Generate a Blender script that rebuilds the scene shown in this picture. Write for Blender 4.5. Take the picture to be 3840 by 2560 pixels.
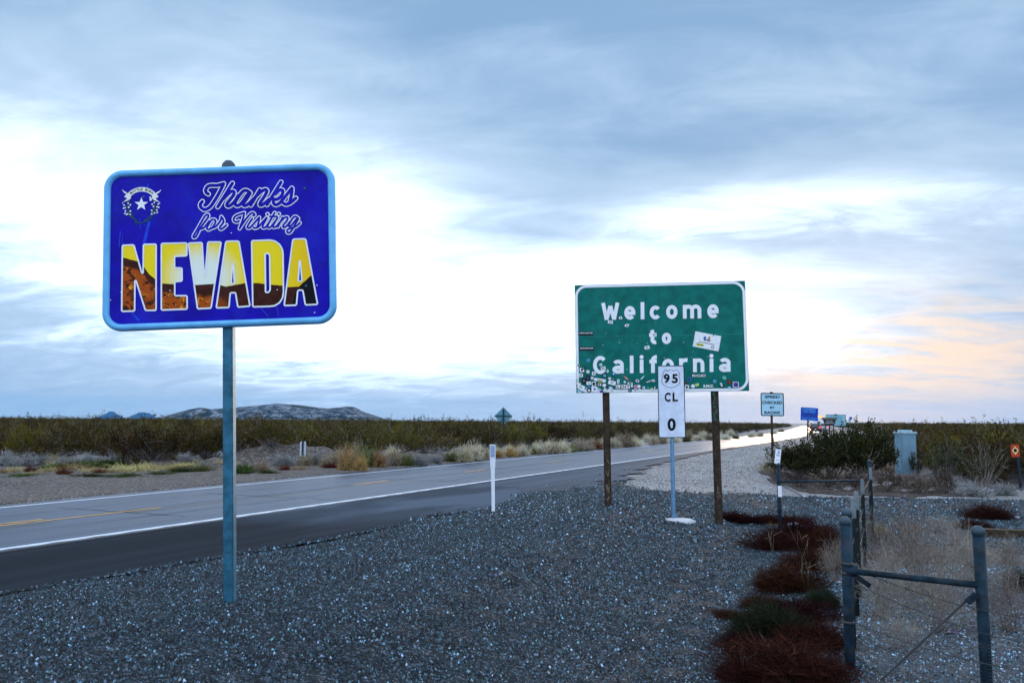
import bpy, bmesh, math, random
import numpy as np
from mathutils import Matrix, Vector

for o in list(bpy.data.objects):
    bpy.data.objects.remove(o)
scene = bpy.context.scene
COL = scene.collection
RAD = math.radians

# ------------------------------------------------------------------ camera
EYE = 1.75
FPX = 2987.0                      # focal length in pixels of the 3840 px wide photograph (28 mm)
PITCH = math.atan(300 / FPX)
ROLL = RAD(0.358)
cam_data = bpy.data.cameras.new('camera')
cam_data.sensor_width = 36.0
cam_data.sensor_fit = 'HORIZONTAL'
cam_data.lens = 36.0 * FPX / 3840.0
cam_data.clip_start = 0.05
cam_data.clip_end = 60000
cam = bpy.data.objects.new('camera', cam_data)
COL.objects.link(cam)
CAM_ROT = Matrix.Rotation(math.pi / 2 + PITCH, 4, 'X') @ Matrix.Rotation(ROLL, 4, 'Z')
cam.matrix_world = Matrix.Translation((0, 0, EYE)) @ CAM_ROT
scene.camera = cam

# ------------------------------------------------------------------ sky, sun, exposure
SUN_AZ, SUN_EL = 22.0, 7.0        # degrees right of straight ahead, degrees above the horizon
SKY_STRENGTH = 0.1
world = bpy.data.worlds.new('World')
scene.world = world
world.use_nodes = True


class NT:
    """small helper for building node trees"""
    def __init__(self, tree):
        self.t = tree
        self.n = tree.nodes
        self.l = tree.links

    def node(self, kind, **kw):
        nd = self.n.new(kind)
        for k, v in kw.items():
            setattr(nd, k, v)
        return nd

    def put(self, sock, val):
        if hasattr(val, 'links') or hasattr(val, 'is_output'):
            self.l.new(val, sock)
        elif isinstance(val, (tuple, list)):
            v = list(val)
            if sock.type == 'RGBA' and len(v) == 3:
                v.append(1.0)
            sock.default_value = v
        else:
            sock.default_value = val

    def math(self, op, a, b=None, c=None, clamp=False):
        nd = self.node('ShaderNodeMath', operation=op)
        nd.use_clamp = clamp
        self.put(nd.inputs[0], a)
        if b is not None:
            self.put(nd.inputs[1], b)
        if c is not None:
            self.put(nd.inputs[2], c)
        return nd.outputs[0]

    def ramp01(self, v, lo, hi):
        nd = self.node('ShaderNodeMapRange', interpolation_type='SMOOTHSTEP')
        self.put(nd.inputs[0], v)
        nd.inputs[1].default_value = lo
        nd.inputs[2].default_value = hi
        return nd.outputs[0]

    def mix(self, f, a, b, blend='MIX'):
        nd = self.node('ShaderNodeMix', data_type='RGBA', blend_type=blend)
        self.put(nd.inputs[0], f)
        self.put(nd.inputs[6], a)
        self.put(nd.inputs[7], b)
        return nd.outputs[2]

    def noise(self, vec, scale, detail=4.0, rough=0.55, dist=0.0, dim='3D'):
        nd = self.node('ShaderNodeTexNoise', noise_dimensions=dim)
        if vec is not None:
            self.l.new(vec, nd.inputs['Vector'])
        nd.inputs['Scale'].default_value = scale
        nd.inputs['Detail'].default_value = detail
        nd.inputs['Roughness'].default_value = rough
        nd.inputs['Distortion'].default_value = dist
        return nd.outputs[0]

    def combine(self, x, y, z):
        nd = self.node('ShaderNodeCombineXYZ')
        self.put(nd.inputs[0], x)
        self.put(nd.inputs[1], y)
        self.put(nd.inputs[2], z)
        return nd.outputs[0]


def build_sky():
    w = NT(world.node_tree)
    w.n.clear()
    out = w.node('ShaderNodeOutputWorld')
    bg = w.node('ShaderNodeBackground')
    bg.inputs[1].default_value = SKY_STRENGTH
    w.l.new(bg.outputs[0], out.inputs[0])
    sky = w.node('ShaderNodeTexSky', sky_type='NISHITA')
    sky.sun_disc = False
    sky.sun_elevation = RAD(SUN_EL)
    sky.sun_rotation = RAD(SUN_AZ)
    sky.altitude = 800
    sky.dust_density = 2.0
    tc = w.node('ShaderNodeTexCoord')
    sep = w.node('ShaderNodeSeparateXYZ')
    w.l.new(tc.outputs['Generated'], sep.inputs[0])
    dx, dy, dz = sep.outputs
    up = w.math('MAXIMUM', dz, 0.0)
    den = w.math('ADD', up, 0.16)
    px = w.math('DIVIDE', dx, den)
    py = w.math('DIVIDE', dy, den)
    plane = w.combine(w.math('MULTIPLY', px, 0.72), w.math('ADD', py, w.math('MULTIPLY', px, 0.12)), 3.7)
    big = w.noise(plane, 0.9, 5, 0.55, 0.4)
    fine = w.noise(plane, 3.6, 10, 0.66, 0.9)
    plane2 = w.combine(w.math('MULTIPLY', px, 0.5), w.math('ADD', py, w.math('MULTIPLY', px, 0.06)), 9.1)
    wisp = w.noise(plane2, 3.4, 8, 0.58, 0.5)
    # azimuth and elevation in degrees, a little warped by the clouds
    az = w.math('MULTIPLY', w.math('ARCTAN2', dx, dy), 57.2958)
    el = w.math('MULTIPLY', w.math('ARCSINE', dz), 57.2958)
    bw = w.math('SUBTRACT', big, 0.5)
    fw = w.math('SUBTRACT', fine, 0.5)
    ww = w.math('SUBTRACT', wisp, 0.5)
    azw = w.math('ADD', az, w.math('MULTIPLY', bw, 18.0))
    elw = w.math('ADD', el, w.math('ADD', w.math('MULTIPLY', bw, -6.0), w.math('MULTIPLY', fw, 5.0)))

    def lobe(a0, e0, wa, we, A=azw, E=elw):
        u = w.math('DIVIDE', w.math('SUBTRACT', A, a0), wa)
        v = w.math('DIVIDE', w.math('SUBTRACT', E, e0), we)
        r2 = w.math('ADD', w.math('MULTIPLY', u, u), w.math('MULTIPLY', v, v))
        return w.math('EXPONENT', w.math('MULTIPLY', r2, -1.0))

    # how thin (bright) the cloud deck is
    thin = lobe(-20, 12.0, 21, 7.8)
    for L in (lobe(1, 8.5, 22, 5.5), lobe(14, 6.5, 12, 4.0), lobe(-10, 6.0, 14, 4.5),
              w.math('MULTIPLY', lobe(-13, 24.0, 8, 2.5), 0.22), w.math('MULTIPLY', lobe(16, 14.5, 16, 3.0), 0.6)):
        thin = w.math('MAXIMUM', thin, L)
    # overhead and away from the sunset the deck is thin and evenly bright
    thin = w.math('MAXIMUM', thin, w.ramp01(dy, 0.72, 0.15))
    thin = w.math('SUBTRACT', thin, w.math('MULTIPLY', lobe(0, 30, 60, 9, A=az, E=el), 0.24))
    thin = w.math('ADD', thin, w.math('MULTIPLY', ww, 0.75))
    thin = w.math('ADD', thin, w.math('MULTIPLY', fw, 0.62))
    thin = w.math('ADD', thin, w.math('MULTIPLY', bw, 0.6))
    t1 = w.ramp01(thin, -0.30, 0.32)
    t2 = w.ramp01(thin, 0.18, 0.84)
    k = 1.0 / SKY_STRENGTH

    def c(r, g, b):
        return (r * k, g * k, b * k, 1.0)
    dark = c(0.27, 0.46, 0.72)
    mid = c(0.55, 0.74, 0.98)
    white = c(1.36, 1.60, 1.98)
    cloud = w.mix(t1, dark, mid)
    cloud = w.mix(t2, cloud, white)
    # low haze towards the horizon
    hz = w.ramp01(el, 5.0, 0.0)
    hz = w.math('MULTIPLY', hz, 0.6)
    cloud = w.mix(hz, cloud, c(0.60, 0.73, 0.86))
    # evening warmth low on the sun side
    warm = lobe(27, 4.6, 12, 3.4, A=az, E=w.math('ADD', el, w.math('MULTIPLY', fw, 2.0)))
    warm2 = lobe(26, 2.5, 12, 4.0, A=az, E=el)
    warm = w.math('ADD', w.math('MULTIPLY', warm, w.ramp01(wisp, 0.34, 0.56)), w.math('MULTIPLY', warm2, 0.12), clamp=True)
    cloud = w.mix(w.math('MULTIPLY', warm, 0.78), cloud, c(1.12, 0.80, 0.55))
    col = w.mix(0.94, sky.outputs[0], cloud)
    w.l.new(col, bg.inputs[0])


build_sky()
sun_data = bpy.data.lights.new('sun', 'SUN')
sun_data.energy = 1.3
sun_data.angle = RAD(14)
sun_data.color = (1.0, 0.76, 0.55)
sun = bpy.data.objects.new('sun', sun_data)
COL.objects.link(sun)
sd = Vector((math.sin(RAD(SUN_AZ)) * math.cos(RAD(SUN_EL)), math.cos(RAD(SUN_AZ)) * math.cos(RAD(SUN_EL)), math.sin(RAD(SUN_EL))))
sun.rotation_euler = sd.to_track_quat('Z', 'Y').to_euler()
sun.location = sd * 50

scene.view_settings.view_transform = 'Standard'
scene.view_settings.look = 'None'
scene.view_settings.exposure = 0.0
scene.view_settings.gamma = 1.0
scene.view_settings.use_curve_mapping = False
scene.cycles.max_bounces = 5
scene.cycles.diffuse_bounces = 2
scene.cycles.glossy_bounces = 3
scene.cycles.transparent_max_bounces = 4
scene.cycles.volume_bounces = 0

# ------------------------------------------------------------------ measuring helpers
_R = np.array(CAM_ROT.to_3x3())
_C = np.array([0.0, 0.0, EYE])


def ray(u, v):
    return _R @ np.array([(u - 1920) / FPX, -(v - 1280) / FPX, -1.0])


def on_plane(u, v, z=0.0):
    d = ray(u, v)
    return _C + d * ((z - EYE) / d[2])


def at_depth(u, v, Y):
    d = ray(u, v)
    return _C + d * (Y / d[1])


def sst(t):
    t = np.clip(t, 0, 1)
    return t * t * (3 - 2 * t)


# road lines: x of the left and of the right edge line as functions of y
LY = np.array([-400., 15.7, 97., 157., 372., 900., 3000.])
LX = np.array([-9.95 - 0.462 * 415.7, -9.95, 27.6, 53.3, 134., 330., 1100.])


def x_left(y):
    return np.interp(y, LY, LX)


def x_right(y):
    return x_left(y) + np.clip(5.55 + 0.017 * (np.asarray(y) - 10), 5.3, 6.6)


def wob(x, y, s=1.0, k=0.0):
    return (np.sin(x * 1.7 * s + 1.3 * y * s + k) + np.sin(-x * 0.9 * s + 2.3 * y * s + 2 * k + 1) + np.sin(x * 3.1 * s - 1.1 * y * s + k * 3)) / 3


MOUNDS = []                       # (x, y, rx, ry, h) heaps of earth


def zt(x, y):
    """height of the terrain"""
    x = np.asarray(x, float)
    y = np.asarray(y, float)
    s = (x - x_right(y)) * 0.905
    w = (x_right(y) - x_left(y)) * 0.905
    z = -0.40 * sst((s - 5.6) / 2.8) * np.where(y < 200, 1, 0)
    z = z + 0.34 * sst((y - 60) / 60) * sst((s - 6) / 4)
    off = np.maximum(s - 1.5, -s - w - 1.5)
    away = sst(off / 4.0)
    z = z + away * (0.03 * wob(x, y, 1.0) + 0.05 * wob(x, y, 0.23, 2.0))
    z = np.where((s < 0.6) & (s > -w - 0.8), -0.05, z)
    for mx, my, rx, ry, h in MOUNDS:
        r2 = ((x - mx) / rx) ** 2 + ((y - my) / ry) ** 2
        z = z + h * np.exp(-r2) * (1 + 0.25 * wob(x, y, 2.6, mx))
    return z


def ground_at(u, v):
    z = 0.0
    for _ in range(14):
        p = on_plane(u, v, z)
        z = 0.5 * z + 0.5 * float(zt(p[0], p[1]))
    return Vector((p[0], p[1], float(zt(p[0], p[1]))))


for u, v, rx, ry, h in [(600, 1752, 0.7, 0.8, 0.32), (810, 1757, 0.9, 0.9, 0.34), (960, 1736, 1.5, 0.9, 0.42), (1080, 1735, 1.6, 1.0, 0.45),
                        (1220, 1735, 1.4, 0.9, 0.4), (1400, 1742, 1.6, 0.8, 0.35), (1560, 1728, 1.8, 0.9, 0.35), (300, 1735, 1.8, 1.2, 0.3)]:
    p = on_plane(u, v, 0)
    MOUNDS.append((p[0], p[1], rx, ry, h))
for u, v, rx, ry, h in [(2990, 1815, 1.5, 0.8, 0.26), (3180, 1832, 1.2, 0.6, 0.30), (3330, 1835, 1.3, 0.6, 0.36), (3480, 1838, 1.2, 0.6, 0.34), (2880, 1770, 1.2, 0.9, 0.2)]:
    p = on_plane(u, v, -0.35)
    MOUNDS.append((p[0], p[1], rx, ry, h))


# ------------------------------------------------------------------ object helpers
def tag(o, label=None, cat=None, group=None, kind=None):
    if label:
        o['label'] = label
    if cat:
        o['category'] = cat
    if group:
        o['group'] = group
    if kind:
        o['kind'] = kind
    return o


def empty(name, loc, rot=(0, 0, 0)):
    o = bpy.data.objects.new(name, None)
    COL.objects.link(o)
    o.location = loc
    o.rotation_euler = rot
    o.empty_display_size = 0.2
    return o


class MB:
    def __init__(self):
        self.v = []
        self.f = []

    def add(self, verts, faces):
        b = len(self.v)
        self.v.extend([tuple(map(float, p)) for p in verts])
        self.f.extend([tuple(b + i for i in f) for f in faces])
        return self

    def box(self, c, s, rot=None):
        hx, hy, hz = s[0] / 2, s[1] / 2, s[2] / 2
        vs = [Vector((x, y, z)) for x in (-hx, hx) for y in (-hy, hy) for z in (-hz, hz)]
        if rot is not None:
            vs = [rot @ q for q in vs]
        vs = [q + Vector(c) for q in vs]
        return self.add(vs, [(0, 1, 3, 2), (4, 6, 7, 5), (0, 4, 5, 1), (2, 3, 7, 6), (0, 2, 6, 4), (1, 5, 7, 3)])

    def tube(self, pts, r, n=8, caps=True):
        """tube through pts; r a number or one per point"""
        pts = [Vector(p) for p in pts]
        if not hasattr(r, '__len__'):
            r = [r] * len(pts)
        rings = []
        for i, p in enumerate(pts):
            d = (pts[min(i + 1, len(pts) - 1)] - pts[max(i - 1, 0)]).normalized()
            a = d.orthogonal().normalized() if i == 0 else (rings[-1][1] - d * rings[-1][1].dot(d)).normalized()
            b = d.cross(a)
            rings.append(([p + (a * math.cos(t) + b * math.sin(t)) * r[i] for t in [2 * math.pi * k / n for k in range(n)]], a))
        vs = [q for ring, _ in rings for q in ring]
        fs = []
        for i in range(len(pts) - 1):
            for k in range(n):
                fs.append((i * n + k, i * n + (k + 1) % n, (i + 1) * n + (k + 1) % n, (i + 1) * n + k))
        if caps:
            fs.append(tuple(range(n - 1, -1, -1)))
            fs.append(tuple((len(pts) - 1) * n + k for k in range(n)))
        return self.add(vs, fs)

    def lathe(self, c, prof, n=16):
        """prof: list of (radius, z)"""
        vs = []
        for r, z in prof:
            for k in range(n):
                t = 2 * math.pi * k / n
                vs.append((c[0] + r * math.cos(t), c[1] + r * math.sin(t), c[2] + z))
        fs = []
        for i in range(len(prof) - 1):
            for k in range(n):
                fs.append((i * n + k, i * n + (k + 1) % n, (i + 1) * n + (k + 1) % n, (i + 1) * n + k))
        fs.append(tuple(range(n - 1, -1, -1)))
        fs.append(tuple((len(prof) - 1) * n + k for k in range(n)))
        return self.add(vs, fs)

    def build(self, name, material, parent=None, smooth=False, bevel=0.0, segs=2):
        me = bpy.data.meshes.new(name)
        me.from_pydata(self.v, [], self.f)
        me.update()
        return mesh_obj(name, me, material, parent, smooth, bevel, segs)


def mesh_obj(name, me, material, parent=None, smooth=False, bevel=0.0, segs=2):
    if material is not None and not me.materials:
        for m in (material if isinstance(material, (list, tuple)) else [material]):
            me.materials.append(m)
    if bevel > 0:
        bm = bmesh.new()
        bm.from_mesh(me)
        bmesh.ops.bevel(bm, geom=[e for e in bm.edges if e.is_manifold and e.calc_face_angle(0) > 0.5], offset=bevel, segments=segs, affect='EDGES', clamp_overlap=True)
        bm.to_mesh(me)
        bm.free()
    if smooth:
        me.polygons.foreach_set('use_smooth', [True] * len(me.polygons))
    o = bpy.data.objects.new(name, me)
    COL.objects.link(o)
    if parent is not None:
        o.parent = parent
    return o


def np_mesh(name, verts, quads=None, tris=None, colors=None, uv=None, matidx=None):
    """mesh from numpy arrays, fast"""
    me = bpy.data.meshes.new(name)
    nv = len(verts)
    loops = []
    starts = []
    tot = 0
    polys = []
    if quads is not None and len(quads):
        polys.append((np.asarray(quads, np.int32), 4))
    if tris is not None and len(tris):
        polys.append((np.asarray(tris, np.int32), 3))
    me.vertices.add(nv)
    me.vertices.foreach_set('co', np.asarray(verts, np.float32).ravel())
    npoly = sum(len(p) for p, k in polys)
    nloop = sum(len(p) * k for p, k in polys)
    me.loops.add(nloop)
    me.polygons.add(npoly)
    ls = np.concatenate([p.ravel() for p, k in polys])
    st = []
    base = 0
    for p, k in polys:
        st.append(base + np.arange(len(p)) * k)
        base += len(p) * k
    me.loops.foreach_set('vertex_index', ls)
    me.polygons.foreach_set('loop_start', np.concatenate(st).astype(np.int32))
    if matidx is not None:
        me.polygons.foreach_set('material_index', np.asarray(matidx, np.int32))
    me.update(calc_edges=True)
    if colors is not None:
        a = me.color_attributes.new('tint', 'FLOAT_COLOR', 'POINT')
        c = np.ones((nv, 4), np.float32)
        c[:, :3] = colors
        a.data.foreach_set('color', c.ravel())
    if uv is not None:
        l = me.uv_layers.new(name='UVMap')
        l.data.foreach_set('uv', np.asarray(uv, np.float32)[ls].ravel())
    me.validate()
    return me


# ------------------------------------------------------------------ materials
def lin(r, g, b):
    def f(c):
        c /= 255.0
        return c / 12.92 if c <= 0.04045 else ((c + 0.055) / 1.055) ** 2.4
    return (f(r), f(g), f(b))


MATS = {}


def mat(name, color, rough=0.6, metal=0.0, vary=0.15, scale=6.0, bump=0.0, bscale=60.0, spec=0.18, emit=None, estr=0.0, coord='Object', dirt=None, dirt_scale=3.0, dirt_amt=0.5):
    if name in MATS:
        return MATS[name]
    m = bpy.data.materials.new(name)
    m.use_nodes = True
    t = NT(m.node_tree)
    p = t.n['Principled BSDF']
    tc = t.node('ShaderNodeTexCoord')
    vec = tc.outputs[coord]
    n = t.noise(vec, scale, 5, 0.6)
    lo = tuple(c * (1 - vary) for c in color)
    hi = tuple(min(1, c * (1 + vary)) for c in color)
    col = t.mix(t.ramp01(n, 0.3, 0.7), lo, hi)
    if dirt:
        d = t.ramp01(t.noise(vec, dirt_scale, 6, 0.65), 0.45, 0.7)
        col = t.mix(t.math('MULTIPLY', d, dirt_amt), col, dirt)
    t.l.new(col, p.inputs['Base Color'])
    p.inputs['Roughness'].default_value = rough
    p.inputs['Metallic'].default_value = metal
    p.inputs['Specular IOR Level'].default_value = spec
    if bump > 0:
        b = t.node('ShaderNodeBump')
        b.inputs['Strength'].default_value = bump
        b.inputs['Distance'].default_value = 0.02
        t.l.new(t.noise(vec, bscale, 4, 0.6), b.inputs['Height'])
        t.l.new(b.outputs[0], p.inputs['Normal'])
    if emit:
        p.inputs['Emission Color'].default_value = (*emit, 1)
        p.inputs['Emission Strength'].default_value = estr
    MATS[name] = m
    return m


def ground_material(name, c1, c2, c3, s1, s2, rough, bump, bscale, speck=None, spec=0.3):
    m = bpy.data.materials.new(name)
    m.use_nodes = True
    t = NT(m.node_tree)
    p = t.n['Principled BSDF']
    tc = t.node('ShaderNodeTexCoord')
    v = tc.outputs['Object']
    a = t.ramp01(t.noise(v, s1, 6, 0.6), 0.35, 0.65)
    b = t.ramp01(t.noise(v, s2, 6, 0.65), 0.4, 0.66)
    col = t.mix(a, c1, c2)
    col = t.mix(t.math('MULTIPLY', b, 0.6), col, c3)
    vo = t.node('ShaderNodeTexVoronoi')
    t.l.new(v, vo.inputs['Vector'])
    vo.inputs['Scale'].default_value = bscale
    if speck:
        hs = t.node('ShaderNodeSeparateColor')
        t.l.new(vo.outputs['Color'], hs.inputs[0])
        col = t.mix(t.ramp01(hs.outputs[0], 0.55, 0.95), col, speck)
        col = t.mix(t.math('MULTIPLY', t.ramp01(hs.outputs[1], 0.5, 0.9), 0.6), col, tuple(x * 0.35 for x in c1))
    t.l.new(col, p.inputs['Base Color'])
    p.inputs['Roughness'].default_value = rough
    p.inputs['Specular IOR Level'].default_value = spec
    bp = t.node('ShaderNodeBump')
    bp.inputs['Strength'].default_value = bump
    bp.inputs['Distance'].default_value = 0.03
    h = t.math('ADD', t.noise(v, bscale * 0.5, 5, 0.65), t.math('MULTIPLY', vo.outputs['Distance'], -0.6))
    h = t.math('ADD', h, t.math('MULTIPLY', t.noise(v, 2.2, 5, 0.6), 1.5))
    t.l.new(h, bp.inputs['Height'])
    t.l.new(bp.outputs[0], p.inputs['Normal'])
    return m


M_SAND = ground_material('desert_sand', (0.215, 0.207, 0.212), (0.095, 0.09, 0.092), (0.32, 0.32, 0.34), 0.35, 1.6, 0.9, 0.7, 22, (0.33, 0.325, 0.33))
M_GRAVEL = ground_material('gravel_bed', (0.008, 0.016, 0.024), (0.005, 0.010, 0.015), (0.013, 0.023, 0.032), 0.8, 3.0, 0.75, 1.0, 42, (0.10, 0.12, 0.15), 0.2)


def tint_material(name, rough=0.6, spec=0.5, random_amt=0.0):
    m = bpy.data.materials.new(name)
    m.use_nodes = True
    t = NT(m.node_tree)
    p = t.n['Principled BSDF']
    a = t.node('ShaderNodeVertexColor', layer_name='tint')
    col = a.outputs[0]
    if random_amt:
        oi = t.node('ShaderNodeObjectInfo')
        hv = t.node('ShaderNodeHueSaturation')
        t.l.new(t.math('MULTIPLY_ADD', oi.outputs['Random'], random_amt, 1.0 - random_amt / 2), hv.inputs['Value'])
        t.l.new(t.math('MULTIPLY_ADD', oi.outputs['Random'], 0.05, 0.475), hv.inputs['Hue'])
        t.l.new(col, hv.inputs['Color'])
        col = hv.outputs[0]
    t.l.new(col, p.inputs['Base Color'])
    p.inputs['Roughness'].default_value = rough
    p.inputs['Specular IOR Level'].default_value = spec
    return m


M_STONE = tint_material('gravel_stone', 0.55, 0.22)
M_PLANT = tint_material('plant_tissue', 0.85, 0.05, 0.8)


def road_material(name, base, worn, line_u=None, dust=None, rough=0.36, spec=0.5):
    """asphalt; UV: u metres across the road, v metres along it"""
    m = bpy.data.materials.new(name)
    m.use_nodes = True
    t = NT(m.node_tree)
    p = t.n['Principled BSDF']
    tc = t.node('ShaderNodeTexCoord')
    uv = tc.outputs['UV']
    sep = t.node('ShaderNodeSeparateXYZ')
    t.l.new(uv, sep.inputs[0])
    u, v = sep.outputs[0], sep.outputs[1]
    streak = t.noise(t.combine(u, t.math('MULTIPLY', v, 0.035), 0.0), 1.5, 6, 0.6)
    patch = t.noise(t.combine(u, t.math('MULTIPLY', v, 0.3), 5.0), 0.6, 5, 0.6)
    grain = t.noise(t.combine(u, v, 2.0), 55, 3, 0.7)
    col = t.mix(t.ramp01(streak, 0.38, 0.62), base, worn)
    wheel_ = t.math('SINE', t.math('MULTIPLY_ADD', u, 7.0, t.math('MULTIPLY', streak, 3.0)))
    col = t.mix(t.math('MULTIPLY', t.ramp01(wheel_, 0.2, 1.0), 0.45), col, base)
    col = t.mix(t.math('MULTIPLY', t.ramp01(patch, 0.45, 0.7), 0.35), col, tuple(c * 0.7 for c in base))
    col = t.mix(t.math('MULTIPLY', t.ramp01(grain, 0.5, 0.75), 0.4), col, tuple(min(1, c * 2.2) for c in base))
    if line_u is not None:          # old tar seam down the middle
        d = t.math('ABSOLUTE', t.math('SUBTRACT', u, t.math('ADD', t.math('MULTIPLY', t.math('SUBTRACT', streak, 0.5), 0.5), line_u)))
        seam = t.math('MULTIPLY', t.ramp01(d, 0.22, 0.06), t.ramp01(t.noise(t.combine(0.0, t.math('MULTIPLY', v, 0.35), 3.0), 1.0, 4, 0.6), 0.42, 0.52))
        col = t.mix(t.math('MULTIPLY', seam, 0.9), col, (0.004, 0.006, 0.009))
    if dust:
        d = t.ramp01(t.noise(t.combine(t.math('MULTIPLY', u, 0.5), t.math('MULTIPLY', v, 0.16), 8.0), 1.1, 5, 0.55), 0.46, 0.62)
        d = t.math('MULTIPLY', t.math('MULTIPLY_ADD', d, 0.6, 0.4), t.ramp01(t.math('ADD', v, t.math('MULTIPLY', t.noise(t.combine(t.math('MULTIPLY', u, 0.8), t.math('MULTIPLY', v, 0.3), 4.0), 1.3, 4, 0.5), 5.0)), 15.5, 19.5))
        col = t.mix(t.math('MULTIPLY', d, 0.85), col, dust)
    t.l.new(col, p.inputs['Base Color'])
    t.l.new(t.math('MULTIPLY_ADD', streak, 0.25, rough), p.inputs['Roughness'])
    p.inputs['Specular IOR Level'].default_value = spec
    bp = t.node('ShaderNodeBump')
    bp.inputs['Strength'].default_value = 0.35
    bp.inputs['Distance'].default_value = 0.01
    t.l.new(grain, bp.inputs['Height'])
    t.l.new(bp.outputs[0], p.inputs['Normal'])
    return m


M_ROAD = road_material('road_asphalt', (0.009, 0.022, 0.046), (0.034, 0.060, 0.105), line_u=2.9, rough=0.25, spec=0.16)
M_SHOULDER = road_material('shoulder_asphalt', (0.011, 0.0145, 0.021), (0.020, 0.025, 0.034), dust=(0.075, 0.105, 0.145), rough=0.7, spec=0.04)
M_WHITELINE = mat('white_road_paint', (0.56, 0.62, 0.70), 0.5, vary=0.1, scale=9, dirt=(0.3, 0.32, 0.35), dirt_scale=5, dirt_amt=0.35, bump=0.2)
M_YELLOWLINE = mat('yellow_road_paint', (0.60, 0.33, 0.06), 0.55, vary=0.15, scale=9, dirt=(0.12, 0.12, 0.13), dirt_scale=4, dirt_amt=0.6)
M_GALV = mat('galvanised_steel', (0.030, 0.135, 0.215), 0.42, metal=0.3, vary=0.3, scale=9, bump=0.05, bscale=150, dirt=(0.014, 0.055, 0.09), dirt_scale=5, dirt_amt=0.4)
M_PIPE = mat('grey_painted_pipe', (0.011, 0.028, 0.045), 0.6, vary=0.5, scale=7, spec=0.08, dirt=(0.055, 0.045, 0.042), dirt_scale=9, dirt_amt=0.45, bump=0.06, bscale=90)
M_WIRE = mat('old_wire', (0.06, 0.065, 0.07), 0.55, metal=0.4, vary=0.2)
M_WOOD = mat('dark_weathered_wood', (0.040, 0.027, 0.018), 0.85, vary=0.4, scale=14, bump=0.5, bscale=40, dirt=(0.10, 0.075, 0.055), dirt_scale=10, dirt_amt=0.45)
M_BLACK = mat('black_sign_film', (0.006, 0.006, 0.009), 0.5, vary=0.1, spec=0.1)
M_WHITE = mat('white_sign_film', (0.80, 0.84, 0.90), 0.4, vary=0.04, scale=4)

# ------------------------------------------------------------------ the setting: terrain
def axis(fine_lo, fine_hi, step, far):
    a = list(np.arange(fine_lo, fine_hi, step))
    d = step
    x = a[-1]
    while x < far:
        d *= 1.16
        x += d
        a.append(min(x, far))
    d = step
    x = a[0]
    pre = []
    while x > -far:
        d *= 1.16
        x -= d
        pre.append(max(x, -far))
    return np.array(pre[::-1] + a)


def grid_mesh(xs, ys, zf):
    X, Y = np.meshgrid(xs, ys)
    Z = zf(X, Y)
    v = np.stack([X, Y, Z], -1).reshape(-1, 3)
    nx, ny = len(xs), len(ys)
    i = np.arange(nx * ny).reshape(ny, nx)
    q = np.stack([i[:-1, :-1], i[:-1, 1:], i[1:, 1:], i[1:, :-1]], -1).reshape(-1, 4)
    return v, q


def inside(px, py, poly):
    px = np.asarray(px)
    py = np.asarray(py)
    r = np.zeros(px.shape, bool)
    n = len(poly)
    for i in range(n):
        x1, y1 = poly[i]
        x2, y2 = poly[(i + 1) % n]
        c = ((y1 > py) != (y2 > py)) & (px < (x2 - x1) * (py - y1) / (y2 - y1 + 1e-12) + x1)
        r ^= c
    return r


GRAVEL_PX = [(-120, 2262), (0, 2238), (450, 2165), (900, 2087), (1232, 2034), (1461, 1983), (1614, 1942), (1859, 1909), (1946, 1883), (1959, 1850),
             (1990, 1828), (2090, 1800), (2191, 1776), (2298, 1753), (2400, 1732), (2450, 1736), (2400, 1762), (2310, 1795), (2345, 1822), (2425, 1841), (2531, 1846),
             (2701, 1854), (2914, 1858), (3100, 1866), (3300, 1868), (3600, 1872), (4100, 1880), (4600, 1890)]
GRAVEL = [tuple(ground_at(u, v)[:2]) for u, v in GRAVEL_PX] + [(22, 3), (9, -3), (-6, -3), (-7, 4)]

v, q = grid_mesh(axis(-24, 28, 0.4, 11000), axis(-4, 60, 0.4, 11000), zt)
ground = mesh_obj('desert_ground', np_mesh('desert_ground', v, q), M_SAND, smooth=True)
tag(ground, kind='structure')

gx = np.arange(-7, 24, 0.12)
gy = np.arange(-3, 46, 0.12)
v, q = grid_mesh(gx, gy, lambda x, y: zt(x, y) + 0.03 + 0.012 * wob(x, y, 5.0))
cc = v[q].mean(1)
keep = inside(cc[:, 0] + 0.12 * wob(cc[:, 0], cc[:, 1], 4.0), cc[:, 1] + 0.2 * wob(cc[:, 0], cc[:, 1], 3.0, 2.0), GRAVEL)
gravel_bed = mesh_obj('gravel_lot', np_mesh('gravel_lot', v, q[keep]), M_GRAVEL, smooth=True)
tag(gravel_bed, kind='structure')

M_DIRT = ground_material('brown_dirt', (0.080, 0.067, 0.058), (0.055, 0.045, 0.039), (0.115, 0.10, 0.092), 0.3, 1.4, 0.92, 0.7, 20, (0.20, 0.185, 0.175))
DIRT = [tuple(on_plane(u, v_, -0.03)[:2]) for u, v_ in [(-900, 1990), (0, 1905), (870, 1823), (1500, 1760), (1900, 1719), (2300, 1682), (2300, 1668), (1900, 1690), (1500, 1712), (1200, 1700), (800, 1712), (0, 1715), (-900, 1730)]]
v, q = grid_mesh(np.arange(-40, 16, 0.2), np.arange(10, 62, 0.2), lambda x, y: zt(x, y) + 0.02)
cc = v[q].mean(1)
keep = inside(cc[:, 0] + 0.3 * wob(cc[:, 0], cc[:, 1], 2.0), cc[:, 1] + 0.5 * wob(cc[:, 0], cc[:, 1], 1.5, 2.0), DIRT)
o = mesh_obj('dirt_shoulder', np_mesh('dirt_shoulder', v, q[keep]), M_DIRT, smooth=True)
tag(o, kind='structure')

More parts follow.
